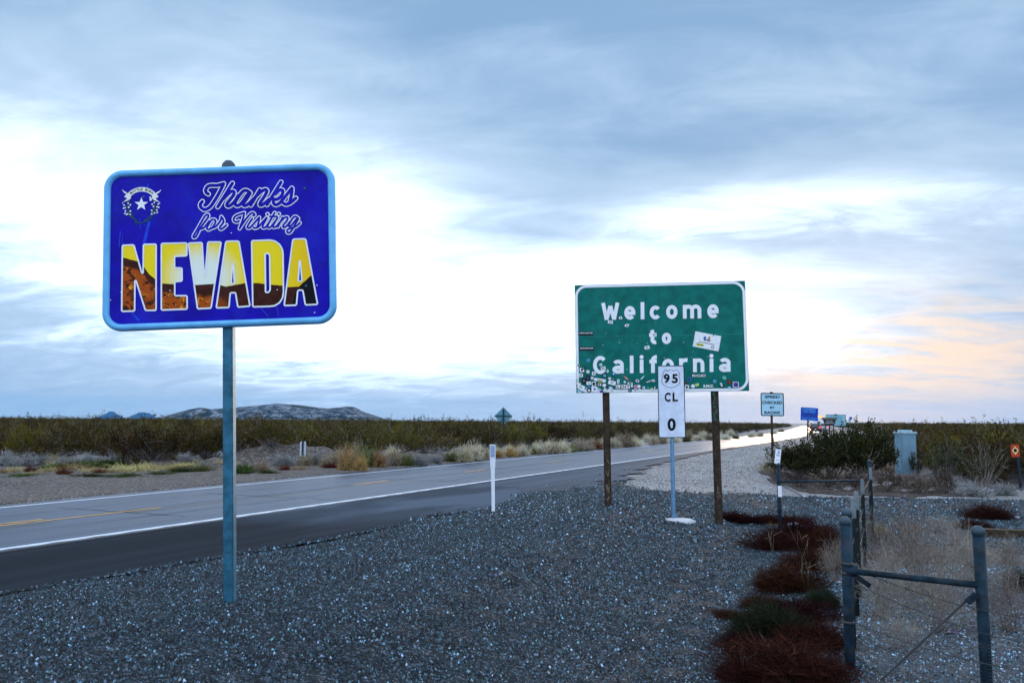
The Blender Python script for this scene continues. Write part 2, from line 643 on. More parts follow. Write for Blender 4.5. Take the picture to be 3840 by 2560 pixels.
BANK = [tuple(ground_at(u, v_)[:2]) for u, v_ in [(2850, 1772), (2960, 1768), (3000, 1730), (3300, 1690), (4300, 1690), (4300, 1800), (3900, 1828), (3640, 1838), (3600, 1862), (3300, 1861), (3050, 1850), (2930, 1822)]]
v, q = grid_mesh(np.arange(6, 44, 0.2), np.arange(20, 70, 0.2), lambda x, y: zt(x, y) + 0.02)
cc = v[q].mean(1)
keep = inside(cc[:, 0] + 0.3 * wob(cc[:, 0], cc[:, 1], 2.0), cc[:, 1] + 0.4 * wob(cc[:, 0], cc[:, 1], 1.5, 2.0), BANK)
o = mesh_obj('earth_bank', np_mesh('earth_bank', v, q[keep]), ground_material('dark_brown_earth', (0.042, 0.031, 0.026), (0.028, 0.02, 0.017), (0.085, 0.068, 0.058), 0.5, 1.8, 0.95, 0.9, 18, (0.12, 0.10, 0.09)), smooth=True)
tag(o, kind='structure')

# ragged edge of the paved shoulder
SH = [ground_at(u, v) for u, v in [(0, 2238), (450, 2165), (900, 2087), (1232, 2034), (1461, 1983), (1614, 1942), (1859, 1909), (1946, 1883), (1962, 1850), (1950, 1832)]]
sy = np.array([-30.] + [p.y for p in SH])
sx = np.array([SH[0].x - 0.5 * (SH[0].y + 30)] + [p.x for p in SH])
order = np.argsort(sy)
sy, sx = sy[order], sx[order]

# loose stones
rng = np.random.default_rng(5)


def stones(n, x0, x1, y0, y1, rmin, rmax, poly, light, lift=0.03, edge=0.0):
    x = rng.uniform(x0, x1, n)
    y = rng.uniform(y0, y1, n)
    k = inside(x + rng.normal(0, edge, n), y + rng.normal(0, edge, n), poly) if poly is not None else np.ones(n, bool)
    # only where the view can reach
    k &= np.abs(x) < 0.75 * y + 1.2
    # tyre-packed bands and bare patches carry fewer loose stones
    sr_ = (x - x_right(y)) * 0.905
    packed = np.exp(-((sr_ - 6.3 - 0.5 * np.sin(y * 0.25)) / 0.35) ** 2) + np.exp(-((sr_ - 8.0 - 0.5 * np.sin(y * 0.25)) / 0.35) ** 2)
    mill_w = 0.6 + np.interp(y, [17.5, 20, 24.5, 32, 45, 56], [0.4, 2.6, 2.7, 1.4, 0.45, 0.0]) + 0.25 * wob(x, y, 2.0)
    k &= ~((y > 17.5) & (sr_ < mill_w) & (rng.random(n) < 0.94))
    patchy = 0.5 + 0.5 * wob(x, y, 0.55, 1.0)
    k &= rng.random(n) < 1 - 0.45 * np.clip(packed, 0, 1) - 0.30 * patchy
    x, y = x[k], y[k]
    n = len(x)
    r = rmin + (rmax - rmin) * rng.random(n) ** 2.0
    z = zt(x, y) + lift + r * 0.25
    z = np.where((x < np.interp(y, sy, sx) + 0.1) & (y < 21), np.maximum(z, 0.048 + r * 0.25), z) if lift > 0 else z
    base = np.array([(1, 0, -.4), (0, 1, -.4), (-1, 0, -.4), (0, -1, -.4), (0, 0, 0.8)], float)
    P = base[None] * (1 + 0.5 * (rng.random((n, 5, 3)) - 0.5)) + 0.5 * (rng.random((n, 5, 3)) - 0.5)
    a = rng.uniform(0, 6.28, n)
    ca, sa = np.cos(a), np.sin(a)
    X, Y, Z = P[..., 0] * ca[:, None] - P[..., 1] * sa[:, None], P[..., 0] * sa[:, None] + P[..., 1] * ca[:, None], P[..., 2]
    V = np.stack([X, Y, Z], -1) * r[:, None, None]
    V += np.stack([x, y, z], -1)[:, None, :]
    T = np.array([(0, 1, 4), (1, 2, 4), (2, 3, 4), (3, 0, 4)])
    F = (T[None] + (np.arange(n) * 5)[:, None, None]).reshape(-1, 3)
    g = np.clip(light * np.exp(rng.normal(0, 1.15, n)), 0.002, 0.5)
    tintc = np.stack([g * rng.uniform(0.40, 0.85, n), g * rng.uniform(0.98, 1.16, n), g * rng.uniform(1.25, 1.65, n)], -1)
    return V.reshape(-1, 3), F, np.repeat(tintc, 5, 0)


PALE = [tuple(ground_at(u, v_)[:2]) for u, v_ in [(3190, 2080), (3450, 2040), (3700, 2060), (3900, 2100), (4100, 2300), (4100, 2700), (3130, 2700), (3190, 2450), (3120, 2300)]]
v, q = grid_mesh(np.arange(2, 9, 0.1), np.arange(3, 14, 0.1), lambda x, y: zt(x, y) + 0.048)
cc = v[q].mean(1)
keep = inside(cc[:, 0] + 0.25 * wob(cc[:, 0], cc[:, 1], 3.0), cc[:, 1] + 0.25 * wob(cc[:, 0], cc[:, 1], 2.5, 2.0), PALE)
o = mesh_obj('pale_gravel_patch', np_mesh('pale_gravel_patch', v, q[keep]), ground_material('pale_gravel', (0.075, 0.078, 0.086), (0.05, 0.05, 0.054), (0.11, 0.11, 0.115), 0.8, 3.0, 0.85, 1.0, 42, (0.2, 0.2, 0.21), 0.15), smooth=True)
tag(o, kind='structure')
parts = [stones(330000, -6, 7, 3.8, 9, 0.006, 0.019, GRAVEL, 0.023, edge=0.05), stones(210000, -6, 12, 9, 14, 0.009, 0.023, GRAVEL, 0.025, edge=0.08),
         stones(110000, -3, 17, 14, 20, 0.013, 0.03, GRAVEL, 0.030, edge=0.14), stones(30000, -1, 24, 20, 30, 0.018, 0.042, GRAVEL, 0.034, edge=0.2),
         stones(60000, 2.4, 7.5, 4.0, 12, 0.007, 0.02, PALE, 0.075, lift=0.045, edge=0.25)]
V, F, Cc = [], [], []
b = 0
for pv, pf, pc in parts:
    V.append(pv)
    F.append(pf + b)
    Cc.append(pc)
    b += len(pv)
o = mesh_obj('gravel_stones', np_mesh('gravel_stones', np.concatenate(V), tris=np.concatenate(F), colors=np.concatenate(Cc)), M_STONE)
tag(o, 'loose grey crushed stone covering the roadside lot', 'gravel', kind='stuff')

# scattered pebbles and clods on the pale dirt
SANDLOT = [tuple(ground_at(u, v)[:2]) for u, v in [(2300, 1800), (2440, 1740), (2700, 1690), (2900, 1665), (2960, 1680), (2900, 1780), (2930, 1858), (2700, 1856), (2420, 1842)]]
pv, pf, pc = stones(60000, 1, 20, 19, 60, 0.010, 0.028, SANDLOT, 0.11, lift=0.0, edge=0.3)
FARSIDE = [tuple(ground_at(u, v)[:2]) for u, v in [(-60, 1880), (800, 1815), (1300, 1772), (1300, 1750), (700, 1765), (-60, 1775)]]
qv, qf, qc = stones(9000, -26, 0, 15, 32, 0.012, 0.04, FARSIDE, 0.10, lift=0.0, edge=0.3)
o = mesh_obj('dirt_pebbles', np_mesh('dirt_pebbles', np.concatenate([pv, qv]), tris=np.concatenate([pf, qf + len(pv)]), colors=np.concatenate([pc * (1.25, 1.0, .8), qc * (1.15, 1.0, .88)])), M_STONE)
tag(o, 'small pebbles strewn over the bare roadside dirt', 'pebbles', kind='stuff')


# ------------------------------------------------------------------ road
def strip(name, fl, fr, ys, z, material, nu=6, uoff=0.0, parent=None):
    vs, uv = [], []
    vlen = 0
    py = px = None
    for y in ys:
        a, b_ = float(fl(y)), float(fr(y))
        for k in range(nu + 1):
            x = a + (b_ - a) * k / nu
            vs.append((x, y, z))
            uv.append(((x - float(x_left(y))) * 0.905, y * 1.1))
    q = []
    for i in range(len(ys) - 1):
        for k in range(nu):
            a = i * (nu + 1) + k
            q.append((a, a + 1, a + nu + 2, a + nu + 1))
    return mesh_obj(name, np_mesh(name, vs, q, uv=uv), material, parent)


RY = np.concatenate([np.arange(-60, 120, 1.5), np.geomspace(121, 2800, 60)])
edge_wob = lambda y: 0.06 * math.sin(y * 1.3) + 0.05 * math.sin(y * 3.1 + 1)
road = strip('road', lambda y: x_left(y) - 0.55 + edge_wob(y), lambda y: x_right(y) + 0.42 + edge_wob(y + 7), RY, 0.02, M_ROAD, 8)
tag(road, kind='structure')
# paved shoulder apron on this side, ragged edge
shoulder = strip('paved_shoulder', lambda y: x_right(y) + 0.30, lambda y: max(np.interp(y, sy, sx) + 0.05 * math.sin(y * 5) + 0.04 * math.sin(y * 11.3), float(x_right(y)) + 0.45),
                 np.arange(-30, 21.4, 0.12), 0.046, M_SHOULDER, 6)
tag(shoulder, kind='structure')

# worn strip of old millings between the road edge and the pale dirt
M_MILL = road_material('asphalt_millings', (0.010, 0.020, 0.036), (0.040, 0.062, 0.095), rough=0.45, spec=0.12)
mill = strip('milled_apron', lambda y: x_right(y) + 0.38, lambda y: x_right(y) + 0.55 + np.interp(y, [17.5, 20, 24.5, 32, 45, 56], [1.6, 3.0, 2.9, 1.5, 0.45, 0.0]) * (1 + 0.12 * math.sin(y * 2.1) + 0.07 * math.sin(y * 5.3)),
             np.arange(17.5, 56, 0.2), 0.043, M_MILL, 6)
tag(mill, kind='structure')

# white edge lines (the near one scalloped by the rumble strip), yellow centre line
scallop = lambda y: 0.06 * abs(math.sin(y * 1.1 / 0.62 * math.pi)) if y < 40 else 0.0
strip('edge_line', lambda y: x_right(y) - 0.02, lambda y: x_right(y) + 0.10 + scallop(y), np.concatenate([np.arange(-30, 40, 0.06), RY[RY > 40]]), 0.05, M_WHITELINE, 1, parent=road)
strip('edge_line', lambda y: x_left(y) - 0.06, lambda y: x_left(y) + 0.08, RY, 0.024, M_WHITELINE, 1, parent=road)
xc = lambda y: (x_left(y) + x_right(y)) / 2 - 0.05
for d in (-0.16, 0.08):
    strip('centre_line', lambda y: xc(y) + d, lambda y: xc(y) + d + 0.09, np.arange(-30, 15.6 + d * 8, 0.5), 0.024, M_YELLOWLINE, 1, parent=road)
for y0, y1 in [(21.9, 23.4), (27.5, 28.9), (34.3, 35.8), (41.2, 42.6), (48.0, 49.4)]:
    strip('centre_line', lambda y: xc(y) - 0.05, lambda y: xc(y) + 0.06, np.linspace(y0, y1, 6), 0.024, M_YELLOWLINE, 1, parent=road)

# tar seams and cracks in the old asphalt
M_TAR = mat('black_tar', (0.006, 0.008, 0.011), 0.5, vary=0.3, scale=12)
rc = random.Random(12)
for f0, y0, y1, wd in [(0.50, 14.5, 27, 0.05), (0.52, 29, 44, 0.06), (0.27, 12, 21, 0.03), (0.72, 13, 19, 0.028), (0.76, 22, 33, 0.035), (0.24, 24, 36, 0.035), (0.49, 46, 70, 0.08), (0.30, 40, 60, 0.06), (0.74, 38, 56, 0.05), (0.62, 9, 13, 0.025)]:
    mb_ = MB()
    y = y0
    ph = rc.uniform(0, 6)
    pts_ = []
    while y < y1:
        fx = f0 + 0.012 * math.sin(y * 0.9 + ph) + rc.uniform(-0.006, 0.006)
        pts_.append((float(x_left(y)) + fx * float(x_right(y) - x_left(y)), y, wd * rc.uniform(0.35, 1.2) * min(1, (y - y0 + 0.2), (y1 - y + 0.2))))
        y += 0.25
    mb_.v = [q_ for x, y, w_ in pts_ for q_ in ((x - w_ / 2, y, 0.0232), (x + w_ / 2, y, 0.0232))]
    mb_.f = [(2 * i, 2 * i + 1, 2 * i + 3, 2 * i + 2) for i in range(len(pts_) - 1)]
    mb_.build('tar_seam', M_TAR, road)
for yc in (11.5, 16.2, 19.5, 25.0, 30.5, 37.0):
    mb_ = MB()
    pts_ = []
    a0, a1 = rc.uniform(0.0, 0.3), rc.uniform(0.6, 0.98)
    for k in range(26):
        t_ = a0 + (a1 - a0) * k / 25
        pts_.append((float(x_left(yc)) + t_ * float(x_right(yc) - x_left(yc)), yc + rc.uniform(-0.05, 0.05) - t_ * 2.4, 0.02 * rc.uniform(0.4, 1.4)))
    mb_.v = [q_ for x, y, w_ in pts_ for q_ in ((x, y - w_, 0.0236), (x, y + w_, 0.0236))]
    mb_.f = [(2 * i, 2 * i + 1, 2 * i + 3, 2 * i + 2) for i in range(len(pts_) - 1)]
    mb_.build('crack', M_TAR, road)

# ------------------------------------------------------------------ lettering helpers
_GL = {}


def glyph(txt, weight=0.0, space=1.0):
    """outline of a piece of text fitted to the unit square: verts (u, v), faces"""
    key = (txt, weight, space)
    if key not in _GL:
        c = bpy.data.curves.new('glyph', 'FONT')
        c.body = txt
        c.offset = weight
        c.space_character = space
        c.resolution_u = 5
        ob = bpy.data.objects.new('glyph', c)
        COL.objects.link(ob)
        me = bpy.data.meshes.new_from_object(ob.evaluated_get(bpy.context.evaluated_depsgraph_get()))
        P = np.array([vv.co[:2] for vv in me.vertices])
        F = [tuple(p.vertices) for p in me.polygons]
        bpy.data.objects.remove(ob)
        bpy.data.curves.remove(c)
        bpy.data.meshes.remove(me)
        lo, hi = P.min(0), P.max(0)
        _GL[key] = ((P - lo) / (hi - lo), F)
    return _GL[key]


def homography(px, loc):
    A, bb = [], []
    for (u, v_), (x, z) in zip(px, loc):
        A.append([u, v_, 1, 0, 0, 0, -u * x, -v_ * x])
        bb.append(x)
        A.append([0, 0, 0, u, v_, 1, -u * z, -v_ * z])
        bb.append(z)
    h = np.append(np.linalg.solve(np.array(A), np.array(bb)), 1).reshape(3, 3)

    def f(u, v_):
        q_ = h @ np.array([u, v_, 1.0])
        return (q_[0] / q_[2], q_[1] / q_[2])
    return f


class Face:
    """face of a sign: turns measured artwork coordinates into points of the panel"""
    def __init__(self, corners, cx, cz, w, h):
        self.m = homography(corners, [(cx - w / 2, cz + h / 2), (cx + w / 2, cz + h / 2), (cx + w / 2, cz - h / 2), (cx - w / 2, cz - h / 2)])

    def crop(self, x0, y0, k):
        return lambda a, b_: self.m(x0 + a * k, y0 + b_ * k)


def text_at(mb, fn, txt, box, depth, weight=0.02, slope=0.0, space=1.0):
    P, F_ = glyph(txt, weight, space)
    x0, y0, x1, y1 = box
    vs = []
    for u, v_ in P:
        X = x0 + u * (x1 - x0)
        Y = y1 - v_ * (y1 - y0) + slope * (X - (x0 + x1) / 2)
        a, b_ = fn(X, Y)
        vs.append((a, -depth, b_))
    mb.add(vs, F_)


def arc_pts(cx, cy, rx, ry, a0, a1, n=20):
    return [(cx + rx * math.cos(RAD(a0 + (a1 - a0) * k / n)), cy - ry * math.sin(RAD(a0 + (a1 - a0) * k / n))) for k in range(n + 1)]


def road_letter(mb, fn, ch, box, depth, st, slope):
    """rounded highway lettering drawn with strokes of even width st"""
    x0, y0, x1, y1 = box
    g = st / 2
    cx, cy = (x0 + x1) / 2, (y0 + y1) / 2
    rx, ry = (x1 - x0) / 2 - g, (y1 - y0) / 2 - g
    tilt = lambda X, Y: fn(X, Y + slope * (X - cx))
    P = []
    if ch == 'o':
        P = [arc_pts(cx, cy, rx, ry, 0, 360, 28)]
    elif ch in 'cC':
        P = [arc_pts(cx + rx * 0.08, cy, rx * 1.06, ry, 42, 318, 26)]
    elif ch == 'e':
        P = [arc_pts(cx, cy, rx, ry, 0, 318, 28), [(x0 + g, cy + 4), (x1 - 2, cy + 4)]]
    elif ch == 'l':
        P = [[(cx, y0 + 2), (cx, y1)]]
    elif ch == 'i':
        P = [[(cx, y0 + 0.26 * (y1 - y0)), (cx, y1)]]
        disc_at(mb, tilt, (cx, y0 + st * 0.53), st * 0.54, depth + 0.0002, 18)
    elif ch == 'W':
        w = x1 - x0
        yt, yb, ym = y0 + 5, y1 - 5, y0 + 0.2 * (y1 - y0)
        P = [[(x0 + g * 0.9, yt), (x0 + w * 0.29, yb)], [(x0 + w * 0.29, yb), (cx, ym)], [(cx, ym), (x1 - w * 0.29, yb)], [(x1 - w * 0.29, yb), (x1 - g * 0.9, yt)]]
    elif ch in 'nr':
        P = [[(x0 + g, y0 + 2), (x0 + g, y1)]]
        if ch == 'n':
            P.append(arc_pts(cx, y0 + rx + g, rx, rx, 180, 0, 14) + [(x1 - g, y1)])
        else:
            P.append(arc_pts(x1 - g * 0.7, y0 + 62, x1 - x0 - g * 1.8, 62 - g, 180, 78, 10))
    elif ch == 'm':
        w = (x1 - x0 - st) / 2
        P = [[(x0 + g, y0 + 2), (x0 + g, y1)]]
        for k in (0, 1):
            a = x0 + g + k * w
            P.append(arc_pts(a + w / 2, y0 + w / 2 + g, w / 2, w / 2, 180, 0, 12) + [(a + w, y1)])
    elif ch == 'a':
        b = y0 + 0.42 * (y1 - y0)
        P = [arc_pts(cx, y0 + 62, rx, 62 - g, 150, 0, 14) + [(x1 - g, y1)], arc_pts(cx, (b + y1) / 2 + 2, rx, (y1 - b) / 2 - g + 2, 0, 360, 22)]
    elif ch == 't':
        a = x0 + 0.44 * (x1 - x0)
        P = [[(a, y0), (a, y1 - 50)] + arc_pts(a + 34, y1 - 50, 34, 50 - g, 180, 290, 8)[1:], [(x0, y0 + 0.34 * (y1 - y0)), (x1, y0 + 0.34 * (y1 - y0))]]
    elif ch == 'f':
        a = x0 + 0.48 * (x1 - x0)
        P = [arc_pts(x1 + 4, y0 + 60, x1 + 4 - a, 60 - g, 92, 180, 8) + [(a, y1)], [(x0, y0 + 0.36 * (y1 - y0)), (x1, y0 + 0.36 * (y1 - y0))]]
    for i, p in enumerate(P):
        ribbon_at(mb, tilt, p, st, depth + 0.0003 * i, cap=False)


def poly_at(mb, fn, pts, depth, holes=()):
    """filled polygon with holes"""
    bm = bmesh.new()
    for loop in [pts] + list(holes):
        vs = []
        for p in loop:
            a, b_ = fn(*p)
            vs.append(bm.verts.new((a, -depth, b_)))
        for i in range(len(vs)):
            bm.edges.new((vs[i], vs[(i + 1) % len(vs)]))
    bmesh.ops.triangle_fill(bm, use_beauty=True, use_dissolve=False, edges=bm.edges[:], normal=(0, -1, 0))
    bm.verts.index_update()
    mb.add([vv.co for vv in bm.verts], [tuple(q_.index for q_ in f.verts) for f in bm.faces])
    bm.free()


def smooth_path(pts, n=7, closed=False):
    P = [np.array(p, float) for p in pts]
    out = []
    N = len(P)
    for i in range(N if closed else N - 1):
        if closed:
            p0, p1, p2, p3 = P[(i - 1) % N], P[i], P[(i + 1) % N], P[(i + 2) % N]
        else:
            p1, p2 = P[i], P[i + 1]
            p0 = P[i - 1] if i > 0 else 2 * p1 - p2
            p3 = P[i + 2] if i + 2 < N else 2 * p2 - p1
        for k in range(n):
            t = k / n
            out.append(0.5 * (2 * p1 + (p2 - p0) * t + (2 * p0 - 5 * p1 + 4 * p2 - p3) * t * t + (3 * p1 - p0 - 3 * p2 + p3) * t ** 3))
    if not closed:
        out.append(P[-1])
    return out


def ribbon_at(mb, fn, pts, width, depth, closed=False, cap=True):
    """flat stroke of even width; each stretch is set a hair apart in depth so that crossings do not coincide"""
    pts = [np.array(p, float) for p in pts]
    N = len(pts)
    L, R_ = [], []
    for i in range(N):
        a = pts[(i - 1) % N] if closed or i > 0 else pts[i]
        b_ = pts[(i + 1) % N] if closed or i < N - 1 else pts[i]
        d = b_ - a
        d = d / (np.linalg.norm(d) + 1e-9)
        n = np.array([-d[1], d[0]])
        L.append(pts[i] + n * width / 2)
        R_.append(pts[i] - n * width / 2)
    vs = []
    for i in range(N):
        dd = depth + 0.0000006 * (len(mb.v) + i)
        a = fn(*L[i])
        b_ = fn(*R_[i])
        vs += [(a[0], -dd, a[1]), (b_[0], -dd, b_[1])]
    fs = [(2 * i, 2 * i + 1, 2 * ((i + 1) % N) + 1, 2 * ((i + 1) % N)) for i in range(N if closed else N - 1)]
    mb.add(vs, fs)
    if cap:
        for e in ((0, -1) if not closed else ()):
            disc_at(mb, fn, pts[e], width / 2, depth + 0.0000006 * len(mb.v) + 0.00004)


def disc_at(mb, fn, c, r, depth, n=14):
    vs = []
    for k in range(n):
        t = 2 * math.pi * k / n
        a = fn(c[0] + r * math.cos(t), c[1] + r * math.sin(t))
        vs.append((a[0], -depth, a[1]))
    mb.add(vs, [tuple(range(n))])


def rounded_rect(w, h, r, n=7):
    pts = []
    for cx, cz, a0 in [(w / 2 - r, h / 2 - r, 0), (-w / 2 + r, h / 2 - r, 90), (-w / 2 + r, -h / 2 + r, 180), (w / 2 - r, -h / 2 + r, 270)]:
        for k in range(n + 1):
            t = RAD(a0 + 90 * k / n)
            pts.append((cx + r * math.cos(t), cz + r * math.sin(t)))
    return pts


def slab(mb, pts, cx, cz, y0, y1):
    """plate with outline pts (x, z), from y0 (front) to y1 (back)"""
    n = len(pts)
    vs = [(cx + x, y0, cz + z) for x, z in pts] + [(cx + x, y1, cz + z) for x, z in pts]
    fs = [tuple(range(n)), tuple(range(2 * n - 1, n - 1, -1))] + [(i, i + n, (i + 1) % n + n, (i + 1) % n) for i in range(n)]
    mb.add(vs, fs)


def ring(mb, outer, inner, cx, cz, y_front, y_back):
    n = len(outer)
    vs = [(cx + x, y_back, cz + z) for x, z in outer] + [(cx + x, y_front, cz + z) for x, z in outer] + [(cx + x, y_front, cz + z) for x, z in inner] + [(cx + x, y_back, cz + z) for x, z in inner]
    fs = []
    for i in range(n):
        j = (i + 1) % n
        for a, b_ in ((0, 1), (1, 2), (2, 3)):
            fs.append((a * n + i, a * n + j, b_ * n + j, b_ * n + i))
    mb.add(vs, fs)


# ------------------------------------------------------------------ blue farewell sign
def nevada_picture():
    """print inside the big letters: evening sky over dark ridges with rust-coloured rocks"""
    m = bpy.data.materials.new('printed_desert_scene')
    m.use_nodes = True
    t = NT(m.node_tree)
    p = t.n['Principled BSDF']
    uvn = t.node('ShaderNodeTexCoord')
    sep = t.node('ShaderNodeSeparateXYZ')
    t.l.new(uvn.outputs['UV'], sep.inputs[0])
    u, v_ = sep.outputs[0], sep.outputs[1]

    def curve(points):
        nd = t.node('ShaderNodeFloatCurve')
        c = nd.mapping.curves[0]
        pts = [((x - 90) / 3810.0, (1500 - y) / 1300.0) for x, y in points]
        c.points[0].location = pts[0]
        c.points[1].location = pts[-1]
        for q_ in pts[1:-1]:
            c.points.new(*q_)
        for q_ in c.points:
            q_.handle_type = 'VECTOR'
        nd.mapping.update()
        t.l.new(u, nd.inputs[1])
        return nd.outputs[0]
    wav = t.noise(t.combine(u, 0.0, 0.0), 60, 3, 0.6)
    ridge = curve([(90, 460), (390, 540), (515, 640), (620, 790), (740, 880), (860, 965), (1100, 982), (1500, 1000), (1870, 980), (1998, 1003), (2108, 1035),
                   (2493, 965), (2753, 968), (2873, 990), (3223, 1020), (3303, 1050), (3533, 1040), (3783, 820), (3900, 800)])
    black = curve([(90, 1500), (3300, 1500), (3370, 1420), (3480, 1150), (3540, 1045), (3783, 825), (3900, 800)])
    ridge = t.math('ADD', ridge, t.math('MULTIPLY', t.math('SUBTRACT', wav, 0.5), 0.02))
    du = t.math('MULTIPLY', t.math('SUBTRACT', u, 0.41), 4.2)
    dv = t.math('MULTIPLY', t.math('SUBTRACT', v_, 0.52), 1.7)
    r = t.math('SQRT', t.math('ADD', t.math('MULTIPLY', du, du), t.math('MULTIPLY', dv, dv)))
    skyc = t.mix(t.ramp01(r, 0.30, 0.95), (0.78, 0.86, 0.80), (0.90, 0.70, 0.008))
    skyc = t.mix(t.math('MULTIPLY', t.ramp01(u, 0.75, 1.0), 0.9), skyc, (0.86, 0.52, 0.0))
    skyc = t.mix(t.ramp01(t.noise(uvn.outputs['UV'], 900, 2, 0.5), 0.55, 0.8), skyc, (0.86, 0.76, 0.25))
    rocks = t.combine(t.math('MULTIPLY', u, 3.0), v_, 0.0)
    n1 = t.noise(rocks, 5.5, 6, 0.65, 0.6)
    n2 = t.noise(rocks, 9.0, 5, 0.7, 0.8)
    hill = t.mix(t.ramp01(n2, 0.4, 0.7), (0.040, 0.010, 0.006), (0.075, 0.018, 0.014))
    low = t.math('MULTIPLY', t.ramp01(t.math('SUBTRACT', ridge, v_), 0.05, 0.25), t.ramp01(u, 0.80, 0.05))
    rust = t.math('MULTIPLY', t.ramp01(n1, 0.42, 0.5), t.ramp01(low, 0.12, 0.5))
    hill = t.mix(rust, hill, (0.40, 0.075, 0.006))
    gold = t.math('MULTIPLY', t.ramp01(n2, 0.58, 0.62), t.ramp01(low, 0.2, 0.5))
    hill = t.mix(gold, hill, (0.85, 0.33, 0.02))
    ink = t.math('MULTIPLY', t.ramp01(t.noise(rocks, 13, 4, 0.6, 0.4), 0.60, 0.64), t.ramp01(low, 0.3, 0.5))
    hill = t.mix(ink, hill, (0.008, 0.006, 0.006))
    pink = t.math('MULTIPLY', t.ramp01(t.noise(rocks, 4.0, 3, 0.5), 0.62, 0.7), t.ramp01(u, 0.2, 0.05))
    hill = t.mix(pink, hill, (0.50, 0.05, 0.05))
    hill = t.mix(t.math('LESS_THAN', v_, black), hill, (0.006, 0.006, 0.008))
    col = t.mix(t.math('LESS_THAN', v_, ridge), skyc, hill)
    t.l.new(col, p.inputs['Base Color'])
    p.inputs['Roughness'].default_value = 0.5
    p.inputs['Specular IOR Level'].default_value = 0.08
    return m


def with_uv(o, fn_inv):
    me = o.data
    l = me.uv_layers.new(name='UVMap')
    for lp in me.loops:
        co = me.vertices[lp.vertex_index].co
        l.data[lp.index].uv = fn_inv(co.x, co.z)
    return o


M_NBLUE = mat('deep_blue_sign_film', (0.006, 0.001, 0.36), 0.5, vary=0.22, scale=3.0, spec=0.12, dirt=(0.02, 0.05, 0.62), dirt_scale=1.6, dirt_amt=0.3)
M_NFRAME = mat('pale_blue_frame_paint', (0.13, 0.43, 0.76), 0.3, vary=0.12, scale=5, metal=0.1)
NB = on_plane(850, 2280, 0.0)
nev = empty('farewell_sign', (NB[0], NB[1], float(zt(NB[0], NB[1])) + 0.02), (0, RAD(-2.56), RAD(0.36)))
tag(nev, 'large blue road sign reading Thanks for Visiting Nevada on a single steel post', 'road sign')
NW, NH, NCX, NCZ = 2.261, 1.592, -0.06, 3.40
NFACE = Face([(381, 652), (1260, 618), (1257, 1224), (392, 1249)], NCX, NCZ, NW, NH)
MB().box((0, 0.085, 1.95), (0.098, 0.098, 4.5)).build('post', M_GALV, nev, bevel=0.008)
MB().lathe((0, 0.085, 4.20), [(0.0, 0.09), (0.035, 0.082), (0.062, 0.05), (0.07, 0.0), (0.07, -0.05)][::-1], 18).build('post_cap', mat('dark_cap', (0.05, 0.07, 0.09), 0.5), nev, smooth=True)
panel = MB()
slab(panel, rounded_rect(NW - 0.06, NH - 0.06, 0.15), NCX, NCZ, 0.0, 0.012)
npan = panel.build('panel', M_NBLUE, nev)
# rounded hollow frame
fr = MB()
prof = []
for k in range(9):
    t = math.pi * k / 8
    prof.append((0.034 * math.cos(t), -0.030 * math.sin(t)))
prof += [(-0.034, 0.03), (0.034, 0.03)]
oc = rounded_rect(NW - 0.068, NH - 0.068, 0.15, 10)
n = len(oc)
vs = []
for i, (x, z) in enumerate(oc):
    a, b_ = np.array(oc[(i - 1) % n]), np.array(oc[(i + 1) % n])
    d = (b_ - a) / np.linalg.norm(b_ - a)
    nn = np.array([d[1], -d[0]])
    for pr, py in prof:
        vs.append((NCX + x + nn[0] * pr, py, NCZ + z + nn[1] * pr))
K = len(prof)
fr.add(vs, [(i * K + k, ((i + 1) % n) * K + k, ((i + 1) % n) * K + (k + 1) % K, i * K + (k + 1) % K) for i in range(n) for k in range(K)])
fr.build('frame', M_NFRAME, nev, smooth=True)
for lx, lz in [(-0.55, 0.52), (0.62, 0.55), (0.62, -0.42)]:
    MB().lathe((0, 0, 0), [(0.013, 0), (0.011, 0.006), (0.0, 0.009)], 10).build('bolt', M_GALV, nev).matrix_local = Matrix.Translation((NCX + lx * 1.35, -0.001, NCZ + lz)) @ Matrix.Rotation(math.pi / 2, 4, 'X')
for lz in (-0.45, 0.45):
    MB().box((0, 0.026, NCZ + lz), (0.9, 0.026, 0.06)).build('mounting_bar', M_GALV, nev)

# script lettering: white under-stroke, blue core
sc1 = NFACE.crop(710, 670, 440 / 2352)
THANKS = [
    [(352, 372), (305, 335), (300, 275), (345, 212), (430, 193), (530, 195), (625, 170), (662, 158)],
    [(655, 178), (560, 370), (450, 555), (385, 640), (290, 690), (215, 655), (190, 590), (232, 525)],
    [(840, 150), (545, 635)],
    [(660, 470), (740, 385), (820, 318), (870, 325), (868, 385), (800, 480), (730, 575), (745, 620), (800, 605), (890, 520), (960, 400)],
    [(1195, 340), (1130, 300), (1060, 312), (985, 400), (900, 545), (915, 600), (960, 606), (1030, 555), (1130, 410), (1195, 340)],
    [(1205, 350), (1130, 475), (1062, 575), (1090, 612), (1160, 580), (1270, 470)],
    [(1400, 285), (1215, 600)],
    [(1300, 440), (1420, 330), (1505, 280), (1545, 310), (1500, 410), (1405, 555), (1410, 600), (1470, 580), (1590, 480)],
    [(1835, 125), (1545, 590)],
    [(1720, 370), (1790, 300), (1850, 285), (1872, 325), (1840, 410), (1760, 475), (1680, 480)],
    [(1680, 470), (1680, 560), (1725, 592), (1800, 560), (1880, 470), (2055, 250)],
    [(2060, 255), (2055, 330), (2035, 440), (2005, 540), (1935, 585), (1880, 560)],
    [(1935, 585), (2010, 560), (2080, 505), (2135, 455)]]
